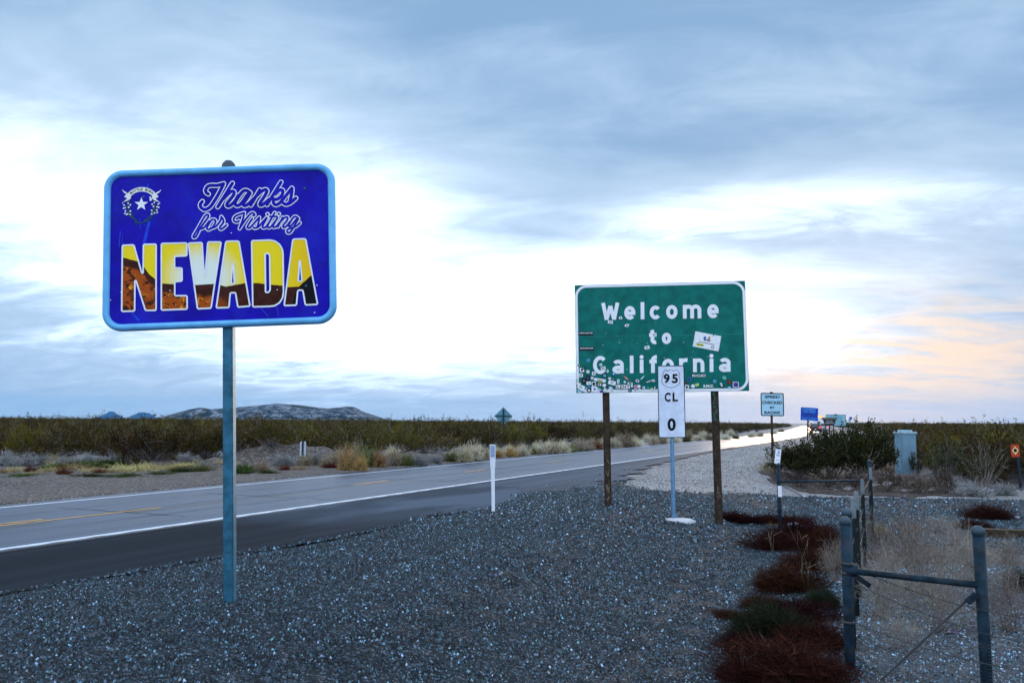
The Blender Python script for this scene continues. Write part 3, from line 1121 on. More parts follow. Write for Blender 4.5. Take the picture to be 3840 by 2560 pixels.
VISITING = [
    [(185, 1085), (270, 960), (350, 850), (350, 795), (305, 805), (240, 900), (130, 1100), (60, 1225), (80, 1255), (125, 1210), (170, 1110)],
    [(175, 1090), (260, 1062), (320, 1000), (375, 925)],
    [(485, 895), (430, 895), (370, 975), (330, 1065), (360, 1098), (430, 1060), (490, 975), (502, 925), (485, 895)],
    [(400, 1065), (480, 1050), (540, 1000), (605, 905), (618, 835)],
    [(622, 840), (660, 905), (655, 960), (590, 1050), (605, 1088), (655, 1065), (722, 1005)],
    [(975, 920), (925, 945), (875, 920), (870, 868), (920, 815), (1000, 782), (1080, 757)],
    [(1080, 765), (1050, 900), (985, 1078)],
    [(985, 1078), (1060, 960), (1150, 840), (1220, 768), (1275, 765), (1290, 805), (1262, 812)],
    [(1245, 875), (1150, 1025), (1158, 1066), (1205, 1050), (1290, 960), (1385, 850)],
    [(1388, 855), (1372, 950), (1345, 1040), (1300, 1068), (1268, 1055)],
    [(1300, 1068), (1370, 1040), (1450, 950), (1530, 860)],
    [(1540, 860), (1455, 1015), (1465, 1060), (1515, 1045), (1590, 950)],
    [(1700, 755), (1560, 1005), (1570, 1055), (1620, 1040), (1700, 940)],
    [(1600, 832), (1740, 832)],
    [(1760, 855), (1670, 1010), (1680, 1052), (1735, 1030), (1800, 950)],
    [(1860, 850), (1765, 1040)],
    [(1810, 945), (1900, 858), (1958, 848), (1955, 905), (1870, 1015), (1880, 1052), (1935, 1030), (2010, 940)],
    [(2180, 870), (2125, 832), (2065, 870), (1985, 1005), (1995, 1035), (2045, 1010), (2130, 900), (2180, 870)],
    [(2180, 880), (2060, 1090), (2000, 1160), (1950, 1150), (1965, 1095), (2060, 1062), (2150, 1020), (2212, 962)]]
DOTS = [(1555, 787), (1785, 780)]
M_CORE = M_NBLUE
for strokes, wid, core, dots in [(THANKS, 104, 66, []), (VISITING, 78, 40, DOTS)]:
    a, b_ = MB(), MB()
    for s in strokes:
        sp = smooth_path(s, 6) if len(s) > 2 else s
        ribbon_at(a, sc1, sp, wid, 0.0022)
        ribbon_at(b_, sc1, sp, core, 0.0048)
    for d in dots:
        disc_at(a, sc1, d, 46, 0.0040)
        disc_at(b_, sc1, d, 25, 0.0066)
    a.build('lettering_outline', M_WHITE, nev)
    b_.build('lettering', M_CORE, nev)

# the six big letters
k3 = 380 / 1986
c3 = NFACE.crop(440, 890, k3)
sh = (810 - 440) / k3


def S(pts):
    return [(x + sh, y) for x, y in pts]


LETTERS = [
    ([(92, 228), (312, 221), (480, 768), (505, 766), (500, 212), (745, 207), (768, 1480), (565, 1480), (372, 908), (350, 910), (358, 1490), (112, 1495)], []),
    ([(848, 195), (1345, 185), (1345, 435), (1105, 445), (1112, 670), (1255, 672), (1260, 925), (1118, 935), (1122, 1205), (1360, 1205), (1365, 1460), (870, 1475)], []),
    ([(1375, 190), (1640, 178), (1690, 838), (1705, 838), (1755, 168), (2014, 168), (1825, 1445), (1565, 1455)], []),
    (S([(172, 168), (200, 155), (400, 150), (432, 162), (645, 1410), (410, 1428), (365, 1150), (262, 1155), (238, 1435), (-8, 1440)]), [S([(303, 585), (318, 570), (345, 975), (280, 975)])]),
    (S([(682, 145), (1040, 132), (1140, 152), (1230, 215), (1285, 310), (1298, 400), (1300, 1150), (1280, 1260), (1220, 1350), (1130, 1405), (1030, 1418), (700, 1425)]),
     [S([(945, 395), (1010, 395), (1036, 430), (1040, 1100), (1020, 1140), (990, 1150), (950, 1150)])]),
    (S([(1495, 130), (1520, 115), (1725, 108), (1752, 122), (1965, 1385), (1725, 1395), (1680, 1110), (1580, 1112), (1550, 1398), (1310, 1405)]), [S([(1620, 545), (1636, 530), (1668, 935), (1592, 938)])])]
M_SCENE = nevada_picture()
inv3 = homography([c3(90, 200), c3(3900, 200), c3(3900, 1500), c3(90, 1500)], [(0, 1), (1, 1), (1, 0), (0, 0)])
for outer, holes in LETTERS:
    a = MB()
    poly_at(a, c3, outer, 0.003, holes)
    with_uv(a.build('letter', M_SCENE, nev), inv3)
    b_ = MB()
    for loop in [outer] + holes:
        dense = []
        for i in range(len(loop)):
            p0, p1 = np.array(loop[i], float), np.array(loop[(i + 1) % len(loop)], float)
            L_ = np.linalg.norm(p1 - p0)
            e = min(14 / L_, 0.3)
            dense += [p0 + (p1 - p0) * e, p0 + (p1 - p0) * (1 - e)]
        ribbon_at(b_, c3, dense, 30, 0.0055, closed=True)
    b_.build('letter_outline', M_WHITE, nev)

# faded scratches running down the blue film
c1f = NFACE.crop(360, 600, 930 / 2176)
M_SCR = mat('faded_blue_streak', (0.004, 0.045, 0.62), 0.5, vary=0.3, scale=30)
for pts, wd in [([(455, 575), (430, 690), (412, 770)], 26), ([(372, 545), (378, 640)], 7), ([(205, 660), (198, 790)], 9), ([(440, 240), (425, 300)], 12), ([(1440, 1330), (1500, 1400)], 8), ([(1570, 1300), (1590, 1390)], 7), ([(330, 1370), (380, 1420)], 20), ([(225, 690), (222, 900)], 5)]:
    a = MB()
    ribbon_at(a, c1f, smooth_path(pts, 4) if len(pts) > 2 else pts, wd, 0.0012)
    a.build('scratch', M_SCR, nev)
for px_, py_ in [(228, 1188), (140, 1252), (1072, 1163), (650, 1175), (1580, 1172), (1930, 1135), (1178, 675), (1905, 1370), (1885, 1412)]:
    a = MB()
    poly_at(a, c1f, [(px_ - 7, py_), (px_ - 2, py_ - 5), (px_ + 7, py_ - 3), (px_ + 4, py_ + 4)], 0.0075)
    a.build('chip', M_WHITE, nev)

# state emblem
ce = NFACE.crop(430, 690, 200 / 1568)
M_CREAM = mat('cream_print', (0.80, 0.82, 0.78), 0.4, vary=0.05)
M_SAGE = mat('sage_green_print', (0.005, 0.06, 0.09), 0.4, vary=0.6, scale=40)
a = MB()
arc = [(740 + 470 * math.sin(RAD(t)), 700 - 450 * math.cos(RAD(t))) for t in range(-58, 59, 6)]
ribbon_at(a, ce, arc, 132, 0.003, cap=False)
for s in (-1, 1):
    X = lambda x: 735 + s * (x - 735)
    poly_at(a, ce, [(X(230), 480), (X(300), 380), (X(420), 430), (X(430), 520), (X(385), 560), (X(300), 510)], 0.0034)
    poly_at(a, ce, [(X(160), 275), (X(185), 268), (X(215), 315), (X(270), 325), (X(340), 395), (X(300), 400), (X(210), 345)], 0.0038)
    poly_at(a, ce, [(X(170), 700), (X(190), 640), (X(290), 560), (X(330), 500), (X(390), 560), (X(310), 600), (X(215), 630)], 0.0042)
a.build('emblem_banner', M_CREAM, nev)
a = MB()
star = []
for k in range(10):
    r = 208 if k % 2 == 0 else 84
    star.append((735 + r * math.sin(RAD(36 * k)), 695 - r * math.cos(RAD(36 * k))))
poly_at(a, ce, star, 0.003)
poly_at(a, ce, [(960, 470), (1000, 470), (1045, 545), (1030, 595), (970, 590), (985, 520)], 0.003)
rr = random.Random(4)
for fx, fy in [(232, 722), (352, 668), (412, 716), (372, 788), (220, 818), (264, 802), (275, 902), (424, 902), (340, 985), (262, 972), (415, 1000), (310, 1000),
               (1118, 642), (1058, 698), (1240, 692), (1098, 766), (1205, 774), (1250, 788), (1045, 884), (1195, 872), (1130, 960), (1052, 985), (1210, 942)]:
    fl = []
    for k in range(10):
        r = (34 if k % 2 == 0 else 19) * rr.uniform(0.8, 1.1)
        fl.append((fx + r * math.sin(RAD(36 * k)), fy - r * math.cos(RAD(36 * k))))
    poly_at(a, ce, fl, 0.0046)
a.build('emblem_star', M_WHITE, nev)
a = MB()
for s in (-1, 1):
    for j in range(34):
        t = j / 33
        bx = 735 + s * (60 + 330 * math.sin(t * 1.9))
        by = 1240 - 560 * t
        ang = RAD(s * (70 - 60 * t) + rr.uniform(-35, 35))
        L_ = 110 * rr.uniform(0.7, 1.3)
        ribbon_at(a, ce, [(bx, by), (bx + L_ * math.sin(ang), by - L_ * math.cos(ang))], 26, 0.0022, cap=False)
ribbon_at(a, ce, smooth_path([(590, 1370), (650, 1290), (760, 1235), (900, 1190)]), 14, 0.0026)
ribbon_at(a, ce, smooth_path([(870, 1340), (820, 1275), (720, 1240), (600, 1180)]), 14, 0.0029)
a.build('emblem_sprigs', M_SAGE, nev)
a = MB()
word = 'BATTLE BORN'
for i, ch in enumerate(word):
    if ch == ' ':
        continue
    t = RAD(-41 + 8.2 * i)
    P, F_ = glyph(ch, 0.02)
    wch = 30
    vs = []
    for u, v_ in P:
        lx, lz = (u - 0.5) * wch * 1.9, (v_ - 0.5) * 74
        R2 = 452 + lz
        X = 740 + 470 / 450 * R2 * math.sin(t) + lx * math.cos(t)
        Y = 700 - R2 * math.cos(t) + lx * math.sin(t)
        q_ = ce(X, Y)
        vs.append((q_[0], -0.0052, q_[1]))
    a.add(vs, F_)
tag(a.build('emblem_lettering', M_BLACK, nev), kind='stuff')

# ------------------------------------------------------------------ green welcome sign
CW, CH, CCX, CCZ = 3.463, 2.239, 0.043, 3.635
M_GREEN = mat('green_sign_film', (0.001, 0.135, 0.112), 0.5, vary=0.22, scale=5, spec=0.12, dirt=(0.01, 0.24, 0.20), dirt_scale=2.2, dirt_amt=0.35)
cal = empty('welcome_sign', (3.046, 16.2, -0.15), (0, RAD(-0.87), RAD(-5.95)))
tag(cal, 'big green sign reading Welcome to California, stickers crowding its lower left corner', 'road sign')
CFACE = Face([(2155, 1069), (2796.5, 1053), (2806.6, 1462.5), (2161, 1476)], CCX, CCZ, CW, CH)
a = MB()
slab(a, [(CW / 2, CH / 2), (-CW / 2, CH / 2), (-CW / 2, -CH / 2), (CW / 2, -CH / 2)], CCX, CCZ, 0.0, 0.02)
a.build('panel', M_GREEN, cal)
a = MB()
io = rounded_rect(CW - 0.012, CH - 0.012, 0.24, 10)
ii = rounded_rect(CW - 0.115, CH - 0.115, 0.19, 10)
ring(a, io, ii, CCX, CCZ, -0.004, 0.001)
a.build('border', M_WHITE, cal)
a = MB()
a.box((CCX, -0.0005, CCZ + 0.035), (CW - 0.14, 0.004, 0.006))
a.build('panel_seam', mat('seam', (0.02, 0.25, 0.22), 0.4), cal)
for sx, zz in ((-1.085, 0.16), (1.105, -0.12)):
    a = MB()
    a.box((sx, 0.10, 1.9 - 0.3), (0.142, 0.142, 4.6))
    o = a.build('post', M_WOOD, cal, bevel=0.022)
    o['label'] = 'weathered dark wooden post carved and scribbled on' if sx < 0 else 'weathered dark wooden post with smeared green paint'
    bb = MB()
    for bz in (2.75, 3.65, 4.5):
        bb.lathe((sx, 0, 0), [(0.016, 0), (0.014, 0.008), (0.0, 0.012)], 8)
        for i in range(len(bb.v) - 24, len(bb.v)):
            x, y, z = bb.v[i]
            bb.v[i] = (x, -z, bz + y)
        bb.build('bolt', M_GALV, cal)
        bb = MB()
rr = random.Random(8)
M_SMEAR = mat('green_paint_smear', (0.005, 0.13, 0.10), 0.5, vary=0.4, scale=30)
for k in range(7):
    bz = 1.95 + k * 0.085
    MB().box((1.105 + rr.uniform(-0.035, 0.035), 0.0275, bz), (rr.uniform(0.02, 0.06), 0.002, rr.uniform(0.03, 0.1)), Matrix.Rotation(rr.uniform(-0.5, 0.5), 3, 'Y')).build('paint_smear', M_SMEAR, cal)
M_CARVE = mat('pale_scratches', (0.22, 0.18, 0.14), 0.8, vary=0.3)
for k in range(9):
    sx = -1.085 if k < 6 else 1.105
    ribbon = MB()
    cz = rr.uniform(0.35, 1.9)
    ribbon_at(ribbon, lambda u, v_, sx=sx, cz=cz: (sx + u, cz + v_), smooth_path([(rr.uniform(-0.04, 0.04), rr.uniform(-0.07, 0.07)) for _ in range(4)], 4), 0.008, -0.0278)
    ribbon.build('carving', M_CARVE, cal)

k2 = 720 / 2352
c2 = CFACE.crop(2120, 1030, k2)
SL = -0.020
WORDS = [[('W', 447, 340, 668, 558), ('e', 730, 385, 868, 553), ('l', 932, 335, 978, 548), ('c', 1042, 380, 1180, 548), ('o', 1245, 372, 1385, 542), ('m', 1450, 367, 1675, 537), ('e', 1748, 362, 1887, 533)],
         [('t', 1035, 680, 1125, 853), ('o', 1190, 712, 1305, 850)],
         [('C', 340, 1000, 510, 1222), ('a', 580, 1045, 720, 1212), ('l', 795, 992, 840, 1208), ('i', 917, 985, 962, 1205), ('f', 1035, 985, 1125, 1203), ('o', 1190, 1030, 1335, 1200),
          ('r', 1398, 1022, 1503, 1190), ('n', 1567, 1022, 1705, 1190), ('i', 1768, 968, 1815, 1187), ('a', 1880, 1015, 2022, 1183)]]
for wd in WORDS:
    for ch, x0, y0, x1, y1 in wd:
        a = MB()
        road_letter(a, c2, ch, (x0, y0, x1, y1), 0.003, 46, SL)
        a.build('letter', M_WHITE, cal)

# stickers
PAL = {'w': (0.78, 0.82, 0.86), 'k': (0.012, 0.012, 0.016), 'b': (0.03, 0.14, 0.45), 'lb': (0.12, 0.42, 0.66), 'r': (0.50, 0.03, 0.04), 'p': (0.62, 0.12, 0.28), 'y': (0.62, 0.66, 0.05),
       'n': (0.10, 0.03, 0.02), 'g': (0.10, 0.40, 0.36), 'gr': (0.36, 0.42, 0.46), 'pu': (0.06, 0.03, 0.30), 'o': (0.55, 0.24, 0.12), 'lg': (0.42, 0.68, 0.32)}
PM = {k: mat('sticker_vinyl_' + k, c_, 0.4, vary=0.12, scale=25) for k, c_ in PAL.items()}
sk = [0]


def sticker(fn, cx, cy, w, h, rot, shape, col, inner=None, words=None, wcol='k', wbox=None):
    """one sticker: a plate; inner: (scale, shape, colour) print; words: list of (text, box in sticker units)"""
    sk[0] += 1
    dep = 0.0042 + 0.00022 * sk[0]
    cr, sr = math.cos(RAD(rot)), math.sin(RAD(rot))

    def outline(sc, shp, seed=0):
        if shp == 'rect':
            base = [(-.5, -.5), (.5, -.5), (.5, .5), (-.5, .5)]
        elif shp == 'disc':
            base = [(.5 * math.cos(2 * math.pi * k / 14), .5 * math.sin(2 * math.pi * k / 14)) for k in range(14)]
        elif shp == 'star':
            base = [((.5 if k % 2 == 0 else .32) * math.cos(2 * math.pi * k / 16), (.5 if k % 2 == 0 else .32) * math.sin(2 * math.pi * k / 16)) for k in range(16)]
        else:
            q_ = random.Random(int(cx * 7 + cy + seed))
            base = [(.5 * q_.uniform(.6, 1.05) * math.cos(2 * math.pi * k / 11), .5 * q_.uniform(.6, 1.05) * math.sin(2 * math.pi * k / 11)) for k in range(11)]
        return [(cx + (x * w * cr - y * h * sr) * sc, cy + (x * w * sr + y * h * cr) * sc) for x, y in base]
    m_ = MB()
    poly_at(m_, fn, outline(1, shape), dep)
    o_ = m_.build('sticker', PM[col], cal)
    if inner:
        m_ = MB()
        poly_at(m_, fn, outline(inner[0], inner[1], 5), dep + 0.0001)
        m_.build('print', PM[inner[2]], o_)
    for txt, (x0, y0, x1, y1), wc in (words or []):
        m_ = MB()
        P, F_ = glyph(txt, 0.02)
        vs = []
        for u, v_ in P:
            lx, ly = (x0 + u * (x1 - x0)) * w, (y1 - v_ * (y1 - y0)) * h
            q_ = fn(cx + lx * cr - ly * sr, cy + lx * sr + ly * cr)
            vs.append((q_[0], -dep - 0.00016, q_[1]))
        m_.add(vs, F_)
        m_.build('print', PM[wc], o_)
    return o_


big = sticker(c2, 1740, 815, 318, 188, 11, 'rect', 'w', None, [('66', (-0.14, -0.22, 0.12, 0.0), 'k'), ('Hertz', (-0.37, 0.19, -0.13, 0.36), 'k')])
big['label'] = 'large white rectangular sticker with a small yellow patch'
for u, col, wd in ((-40, 'gr', 0.05), (40, 'o', 0.05)):
    pass
sticker(c2, 1657, 857, 84, 30, 6, 'rect', 'y', None, [('Hertz', (-0.44, -0.4, 0.44, 0.4), 'k')])
sticker(c2, 1735, 838, 190, 7, 11, 'rect', 'k')
sticker(c2, 1807, 888, 34, 34, 0, 'disc', 'k', (0.6, 'disc', 'w'))
sticker(c2, 1715, 775, 34, 60, 8, 'blob', 'b')
sticker(c2, 1768, 775, 34, 60, 8, 'blob', 'o')
for cy, cx in ((724, 256), (912, 262)):
    sticker(c2, cx, cy, 180, 46, -1, 'rect', 'k', None, [('INFOWARS.COM', (-0.44, -0.3, 0.44, 0.08), 'w')])
for cx, cy, w, h, r in [(558, 584, 62, 36, 6), (1008, 895, 62, 40, -14), (1097, 738, 55, 40, 4)]:
    sticker(c2, cx, cy, w, h, r, 'rect', 'w', (0.6, 'rect', 'gr'))
sticker(c2, 686, 530, 54, 46, 0, 'blob', 'w', (0.5, 'blob', 'k'))
sticker(c2, 762, 625, 62, 46, -8, 'blob', 'w', (0.45, 'blob', 'pu'))
sticker(c2, 1640, 1233, 175, 34, -1, 'rect', 'k', None, [('RIGID', (-0.47, -0.44, 0.47, 0.44), 'w')])
k5 = 330 / 2352
c5 = CFACE.crop(2150, 1320, k5)
for args in [
    (405, 238, 115, 110, 0, 'star', 'lb', (0.5, 'disc', 'b')), (162, 372, 105, 58, 0, 'disc', 'k', (0.45, 'disc', 'lg')), (230, 490, 115, 110, -6, 'rect', 'w', (0.7, 'blob', 'k')),
    (265, 448, 90, 62, 0, 'disc', 'k', (0.45, 'disc', 'gr')), (392, 537, 115, 112, 0, 'star', 'w', (0.4, 'blob', 'lb')), (550, 588, 98, 92, 6, 'rect', 'w', (0.6, 'blob', 'k')),
    (208, 634, 96, 92, -4, 'rect', 'w', (0.6, 'blob', 'k')), (740, 352, 98, 98, 0, 'star', 'w', (0.35, 'disc', 'b')), (805, 450, 130, 92, -16, 'rect', 'w', (0.7, 'rect', 'gr')),
    (922, 520, 72, 110, 0, 'blob', 'w', (0.5, 'blob', 'g')), (1085, 592, 92, 88, 0, 'disc', 'b', (0.5, 'star', 'w')), (842, 640, 138, 142, 0, 'disc', 'k', (0.7, 'blob', 'lb')),
    (395, 708, 100, 145, 3, 'rect', 'k', (0.5, 'blob', 'b')), (282, 785, 108, 150, 2, 'rect', 'k', (0.4, 'blob', 'gr')), (508, 708, 66, 70, -5, 'rect', 'w', (0.6, 'blob', 'gr')),
    (715, 760, 315, 80, 8, 'rect', 'w', (0.6, 'blob', 'gr')), (410, 845, 115, 88, -4, 'rect', 'w', (0.6, 'blob', 'gr')), (550, 865, 115, 115, -6, 'rect', 'w', (0.75, 'disc', 'k')),
    (978, 712, 84, 58, 12, 'disc', 'w', (0.5, 'blob', 'gr')), (1075, 735, 92, 78, 0, 'disc', 'k', (0.6, 'blob', 'lb')), (1210, 790, 90, 160, 8, 'blob', 'w', (0.5, 'blob', 'lb')),
    (1040, 830, 200, 110, 14, 'rect', 'w', (0.6, 'blob', 'gr')), (1425, 705, 190, 34, 38, 'rect', 'r', (0.5, 'rect', 'w')), (1855, 690, 160, 42, -46, 'rect', 'g', (0.5, 'rect', 'w')),
    (1722, 768, 120, 100, 20, 'blob', 'w', (0.6, 'blob', 'pu')), (1382, 805, 80, 68, 20, 'blob', 'w', (0.4, 'blob', 'lb')), (2142, 765, 104, 72, 8, 'disc', 'w', (0.7, 'disc', 'gr')),
    (2005, 795, 150, 22, -22, 'rect', 'w', None), (1945, 830, 60, 44, 0, 'star', 'k', None), (200, 950, 190, 110, 18, 'rect', 'w', (0.7, 'blob', 'gr')),
    (168, 1050, 112, 112, 0, 'disc', 'w', (0.75, 'disc', 'lb')), (420, 1040, 128, 122, 0, 'disc', 'k', (0.45, 'rect', 'w')), (420, 945, 80, 60, 0, 'disc', 'b', (0.5, 'disc', 'lb')),
    (570, 1005, 165, 135, -2, 'rect', 'w', (0.5, 'star', 'pu')), (330, 985, 90, 60, 20, 'disc', 'w', (0.6, 'disc', 'k')), (755, 1065, 100, 62, -14, 'rect', 'pu', None),
    (690, 1010, 80, 80, 30, 'blob', 'w', (0.5, 'blob', 'pu')), (830, 900, 84, 84, 30, 'rect', 'w', None), (905, 945, 72, 72, 0, 'disc', 'pu', (0.6, 'disc', 'k')),
    (1045, 1040, 80, 84, 2, 'rect', 'w', (0.6, 'rect', 'gr')), (850, 1020, 100, 130, 0, 'blob', 'lg', (0.6, 'blob', 'w')), (960, 1045, 150, 100, -10, 'blob', 'w', None),
    (1000, 965, 130, 90, 8, 'blob', 'lb', (0.7, 'blob', 'w')), (700, 880, 110, 110, 0, 'blob', 'w', (0.5, 'blob', 'k')), (1680, 935, 100, 98, 0, 'disc', 'w', (0.85, 'disc', 'p')),
    (1665, 1020, 70, 100, 8, 'blob', 'w', (0.6, 'blob', 'n')), (1762, 920, 84, 86, 0, 'disc', 'w', None), (1520, 1035, 104, 92, 0, 'disc', 'k', (0.5, 'disc', 'lb')),
    (1570, 918, 64, 66, 0, 'disc', 'w', (0.5, 'disc', 'lb')), (1525, 850, 130, 60, 4, 'rect', 'w', (0.6, 'rect', 'k')), (1890, 955, 70, 72, 0, 'disc', 'w', (0.5, 'blob', 'k')),
    (2100, 982, 64, 60, 0, 'disc', 'lg', (0.5, 'disc', 'y')), (1780, 1000, 90, 50, 20, 'blob', 'w', None), (2005, 955, 70, 40, 30, 'blob', 'g', None),
    (2180, 955, 24, 66, 20, 'rect', 'w', None), (115, 775, 68, 78, 0, 'rect', 'gr', (0.6, 'blob', 'w'))]:
    sticker(c5, *args)
sticker(c5, 722, 812, 118, 80, 14, 'disc', 'y', None, [('88', (-0.42, -0.42, 0.42, 0.42), 'k')])
sticker(c5, 1315, 935, 400, 110, -1, 'rect', 'w', None, [('ELENT', (-0.5, -0.42, 0.49, 0.42), 'k')])
for txt, bx in (('PURE', (82, 838, 208, 872)), ('STK', (98, 876, 200, 908))):
    a = MB()
    text_at(a, c5, txt, bx, 0.0052, 0.03)
    a.build('sticker', PM['w'], cal)
c6 = CFACE.crop(2550, 1220, 270 / 1628)
a = MB()
text_at(a, c6, 'S.M.C', (525, 1330, 748, 1390), 0.0052, 0.05)
a.build('sticker', PM['w'], cal)
for args in [(212, 1215, 90, 90, 0, 'disc', 'b', (0.6, 'blob', 'k')), (130, 1300, 60, 60, 5, 'rect', 'n', None), (155, 1390, 90, 100, 15, 'rect', 'w', (0.7, 'blob', 'k')),
             (292, 1368, 90, 86, 0, 'disc', 'w', None), (383, 1338, 82, 62, -14, 'rect', 'lg', (0.6, 'rect', 'y')), (778, 1258, 80, 76, 0, 'disc', 'lb', (0.5, 'disc', 'b')),
             (995, 1175, 120, 110, 20, 'blob', 'g', None), (1102, 1272, 88, 92, 0, 'rect', 'n', (0.5, 'blob', 'r')), (1246, 1328, 128, 122, 2, 'rect', 'w', (0.8, 'rect', 'pu')),
             (935, 1350, 150, 80, -4, 'blob', 'k', (0.5, 'blob', 'w')), (920, 1310, 90, 60, 10, 'blob', 'g', (0.6, 'blob', 'w')), (1105, 1390, 96, 56, 14, 'blob', 'lb', (0.5, 'blob', 'w'))]:
    sticker(c6, *args)
for k in range(26):
    bx, by = rr.uniform(330, 2050), rr.uniform(560, 1300)
    sticker(c2, bx, by, rr.uniform(6, 14), rr.uniform(6, 12), rr.uniform(0, 90), 'blob', rr.choice(['w', 'g', 'w', 'lb']))


# ------------------------------------------------------------------ plain rectangular signs
def flat_sign(name, base, rot, cx, cz, w, h, r, face_mat, edge_mat, edge, gap=0.0):
    root = empty(name, base, rot)
    a_ = MB()
    slab(a_, rounded_rect(w, h, r), cx, cz, 0.0, 0.004)
    a_.build('panel', face_mat, root)
    if edge:
        a_ = MB()
        ring(a_, rounded_rect(w - gap, h - gap, r), rounded_rect(w - gap - 2 * edge, h - gap - 2 * edge, max(r - edge, 0.01)), cx, cz, -0.0025, 0.001)
        a_.build('border', edge_mat, root)
    return root


# route marker on a perforated post
RB = ground_at(2527, 1957)
kk = RB.y / 15.142
M_REFL = mat('white_reflective_sheet', (0.66, 0.75, 0.90), 0.4, vary=0.10, scale=7, dirt=(0.40, 0.55, 0.80), dirt_scale=2.5, dirt_amt=0.5)
mk = flat_sign('route_marker', RB, (0, RAD(-0.49), RAD(-0.15)), 0.006 * kk, 2.248 * kk, 0.51 * kk, 1.366 * kk, 0.035, M_REFL, M_BLACK, 0.014)
tag(mk, 'tall narrow white marker reading 95 CL 0 on a perforated steel post', 'road sign')
MFACE = Face([(2465.3, 1370.3), (2565.5, 1369.5), (2571.8, 1639.8), (2470.3, 1641.5)], 0.006 * kk, 2.248 * kk, 0.51 * kk, 1.366 * kk)
cm = MFACE.crop(2440, 1340, 200 / 475)
a = MB()
ribbon_at(a, cm, smooth_path([(112, 137), (132, 110), (152, 121), (179, 106), (206, 121), (230, 109), (257, 136), (252, 162), (261, 196), (256, 230), (226, 254), (183, 268), (136, 255), (104, 230), (100, 196), (110, 164)], 4, True), 3.6, 0.003, closed=True)
a.build('shield', M_BLACK, mk)
for ch, bx in [('9', (117, 146, 170, 228)), ('5', (190, 146, 243, 228)), ('C', (125, 312, 178, 393)), ('L', (195, 312, 243, 390)), ('0', (150, 540, 223, 652))]:
    a = MB()
    text_at(a, cm, ch, bx, 0.003, 0.035)
    a.build('letter', M_BLACK, mk)
for by in (104, 392, 596, 675):
    a = MB()
    q_ = cm(186, by)
    a.lathe((0, 0, 0), [(0.016, 0), (0.014, 0.006), (0.0, 0.009)], 10)
    a.build('bolt', M_WHITE, mk).matrix_local = Matrix.Translation((q_[0], -0.003, q_[1])) @ Matrix.Rotation(math.pi / 2, 4, 'X')
pw = 0.068
a = MB()
a.box((0.008, 0.045, 1.35), (pw, pw, 3.1))
o = a.build('post', mat('blue_grey_steel_post', (0.12, 0.27, 0.45), 0.42, metal=0.35, vary=0.2, scale=8), mk, bevel=0.006)
a = MB()
for k in range(46):
    z = 0.12 + k * 0.034
    vs = [(0.008 + 0.0085 * math.cos(t), 0.045 - pw / 2 - 0.0012, z + 0.0085 * math.sin(t)) for t in [math.pi * j / 4 for j in range(8)]]
    a.add(vs, [tuple(range(8))])
hl = a.build('punched_holes', mat('punched_hole_pale', (0.30, 0.38, 0.46), 0.8), o)
hl['kind'] = 'stuff'
fo = MB()
for k, (rx, z) in enumerate([(0.33, -0.1), (0.33, 0.02), (0.27, 0.055), (0.12, 0.075)]):
    for j in range(18):
        t = 2 * math.pi * j / 18
        w_ = 1 + 0.16 * math.sin(2 * t + 1) + 0.07 * math.sin(5 * t)
        fo.v.append((0.04 + rx * w_ * math.cos(t), 0.045 + 0.6 * rx * w_ * math.sin(t), z))
fo.f = [(i * 18 + j, i * 18 + (j + 1) % 18, (i + 1) * 18 + (j + 1) % 18, (i + 1) * 18 + j) for i in range(3) for j in range(18)] + [tuple(3 * 18 + j for j in range(18))]
fo.build('footing', mat('pale_concrete', (0.46, 0.48, 0.50), 0.85, vary=0.2, bump=0.5), mk, smooth=True)

# SPEED CHECKED BY RADAR
SB = ground_at(2898, 1720)
kk = SB.y / 39.614
sp = flat_sign('speed_sign', SB, (0, RAD(0.46), RAD(-1.41)), 0.026 * kk, 2.673 * kk, 1.142 * kk, 1.141 * kk, 0.07, mat('pale_blue_white_sheet', (0.36, 0.62, 0.78), 0.42, vary=0.08, scale=3), M_BLACK, 0.05, 0.0)
tag(sp, 'square pale sign reading SPEED CHECKED BY RADAR on a thin wooden post', 'road sign')
SF = Face([(2852.3, 1472.8), (2939.6, 1472.8), (2940, 1559.6), (2853.3, 1559)], 0.026 * kk, 2.673 * kk, 1.142 * kk, 1.141 * kk)
cs = SF.crop(2800, 1420, 500 / 2178)
for txt, bx in [('SPEED', (295, 271, 541, 318)), ('CHECKED', (254, 363, 583, 412)), ('BY', (378, 450, 456, 486)), ('RADAR', (289, 527, 551, 573))]:
    a = MB()
    text_at(a, cs, txt, bx, 0.0035, 0.034)
    a.build('lettering', M_BLACK, sp)
MB().box((0.0, 0.06, 1.5), (0.095, 0.095, 3.7)).build('post', M_WOOD, sp, bevel=0.01)
MB().box((0.0, 0.02, 2.673 * kk + 0.59 * kk), (0.14, 0.06, 0.05)).build('bracket', M_BLACK, sp)
MB().box((0.055, 0.01, 0.92), (0.05, 0.02, 0.35)).build('reflector', mat('faded_orange_tape', (0.45, 0.16, 0.08), 0.5), sp)

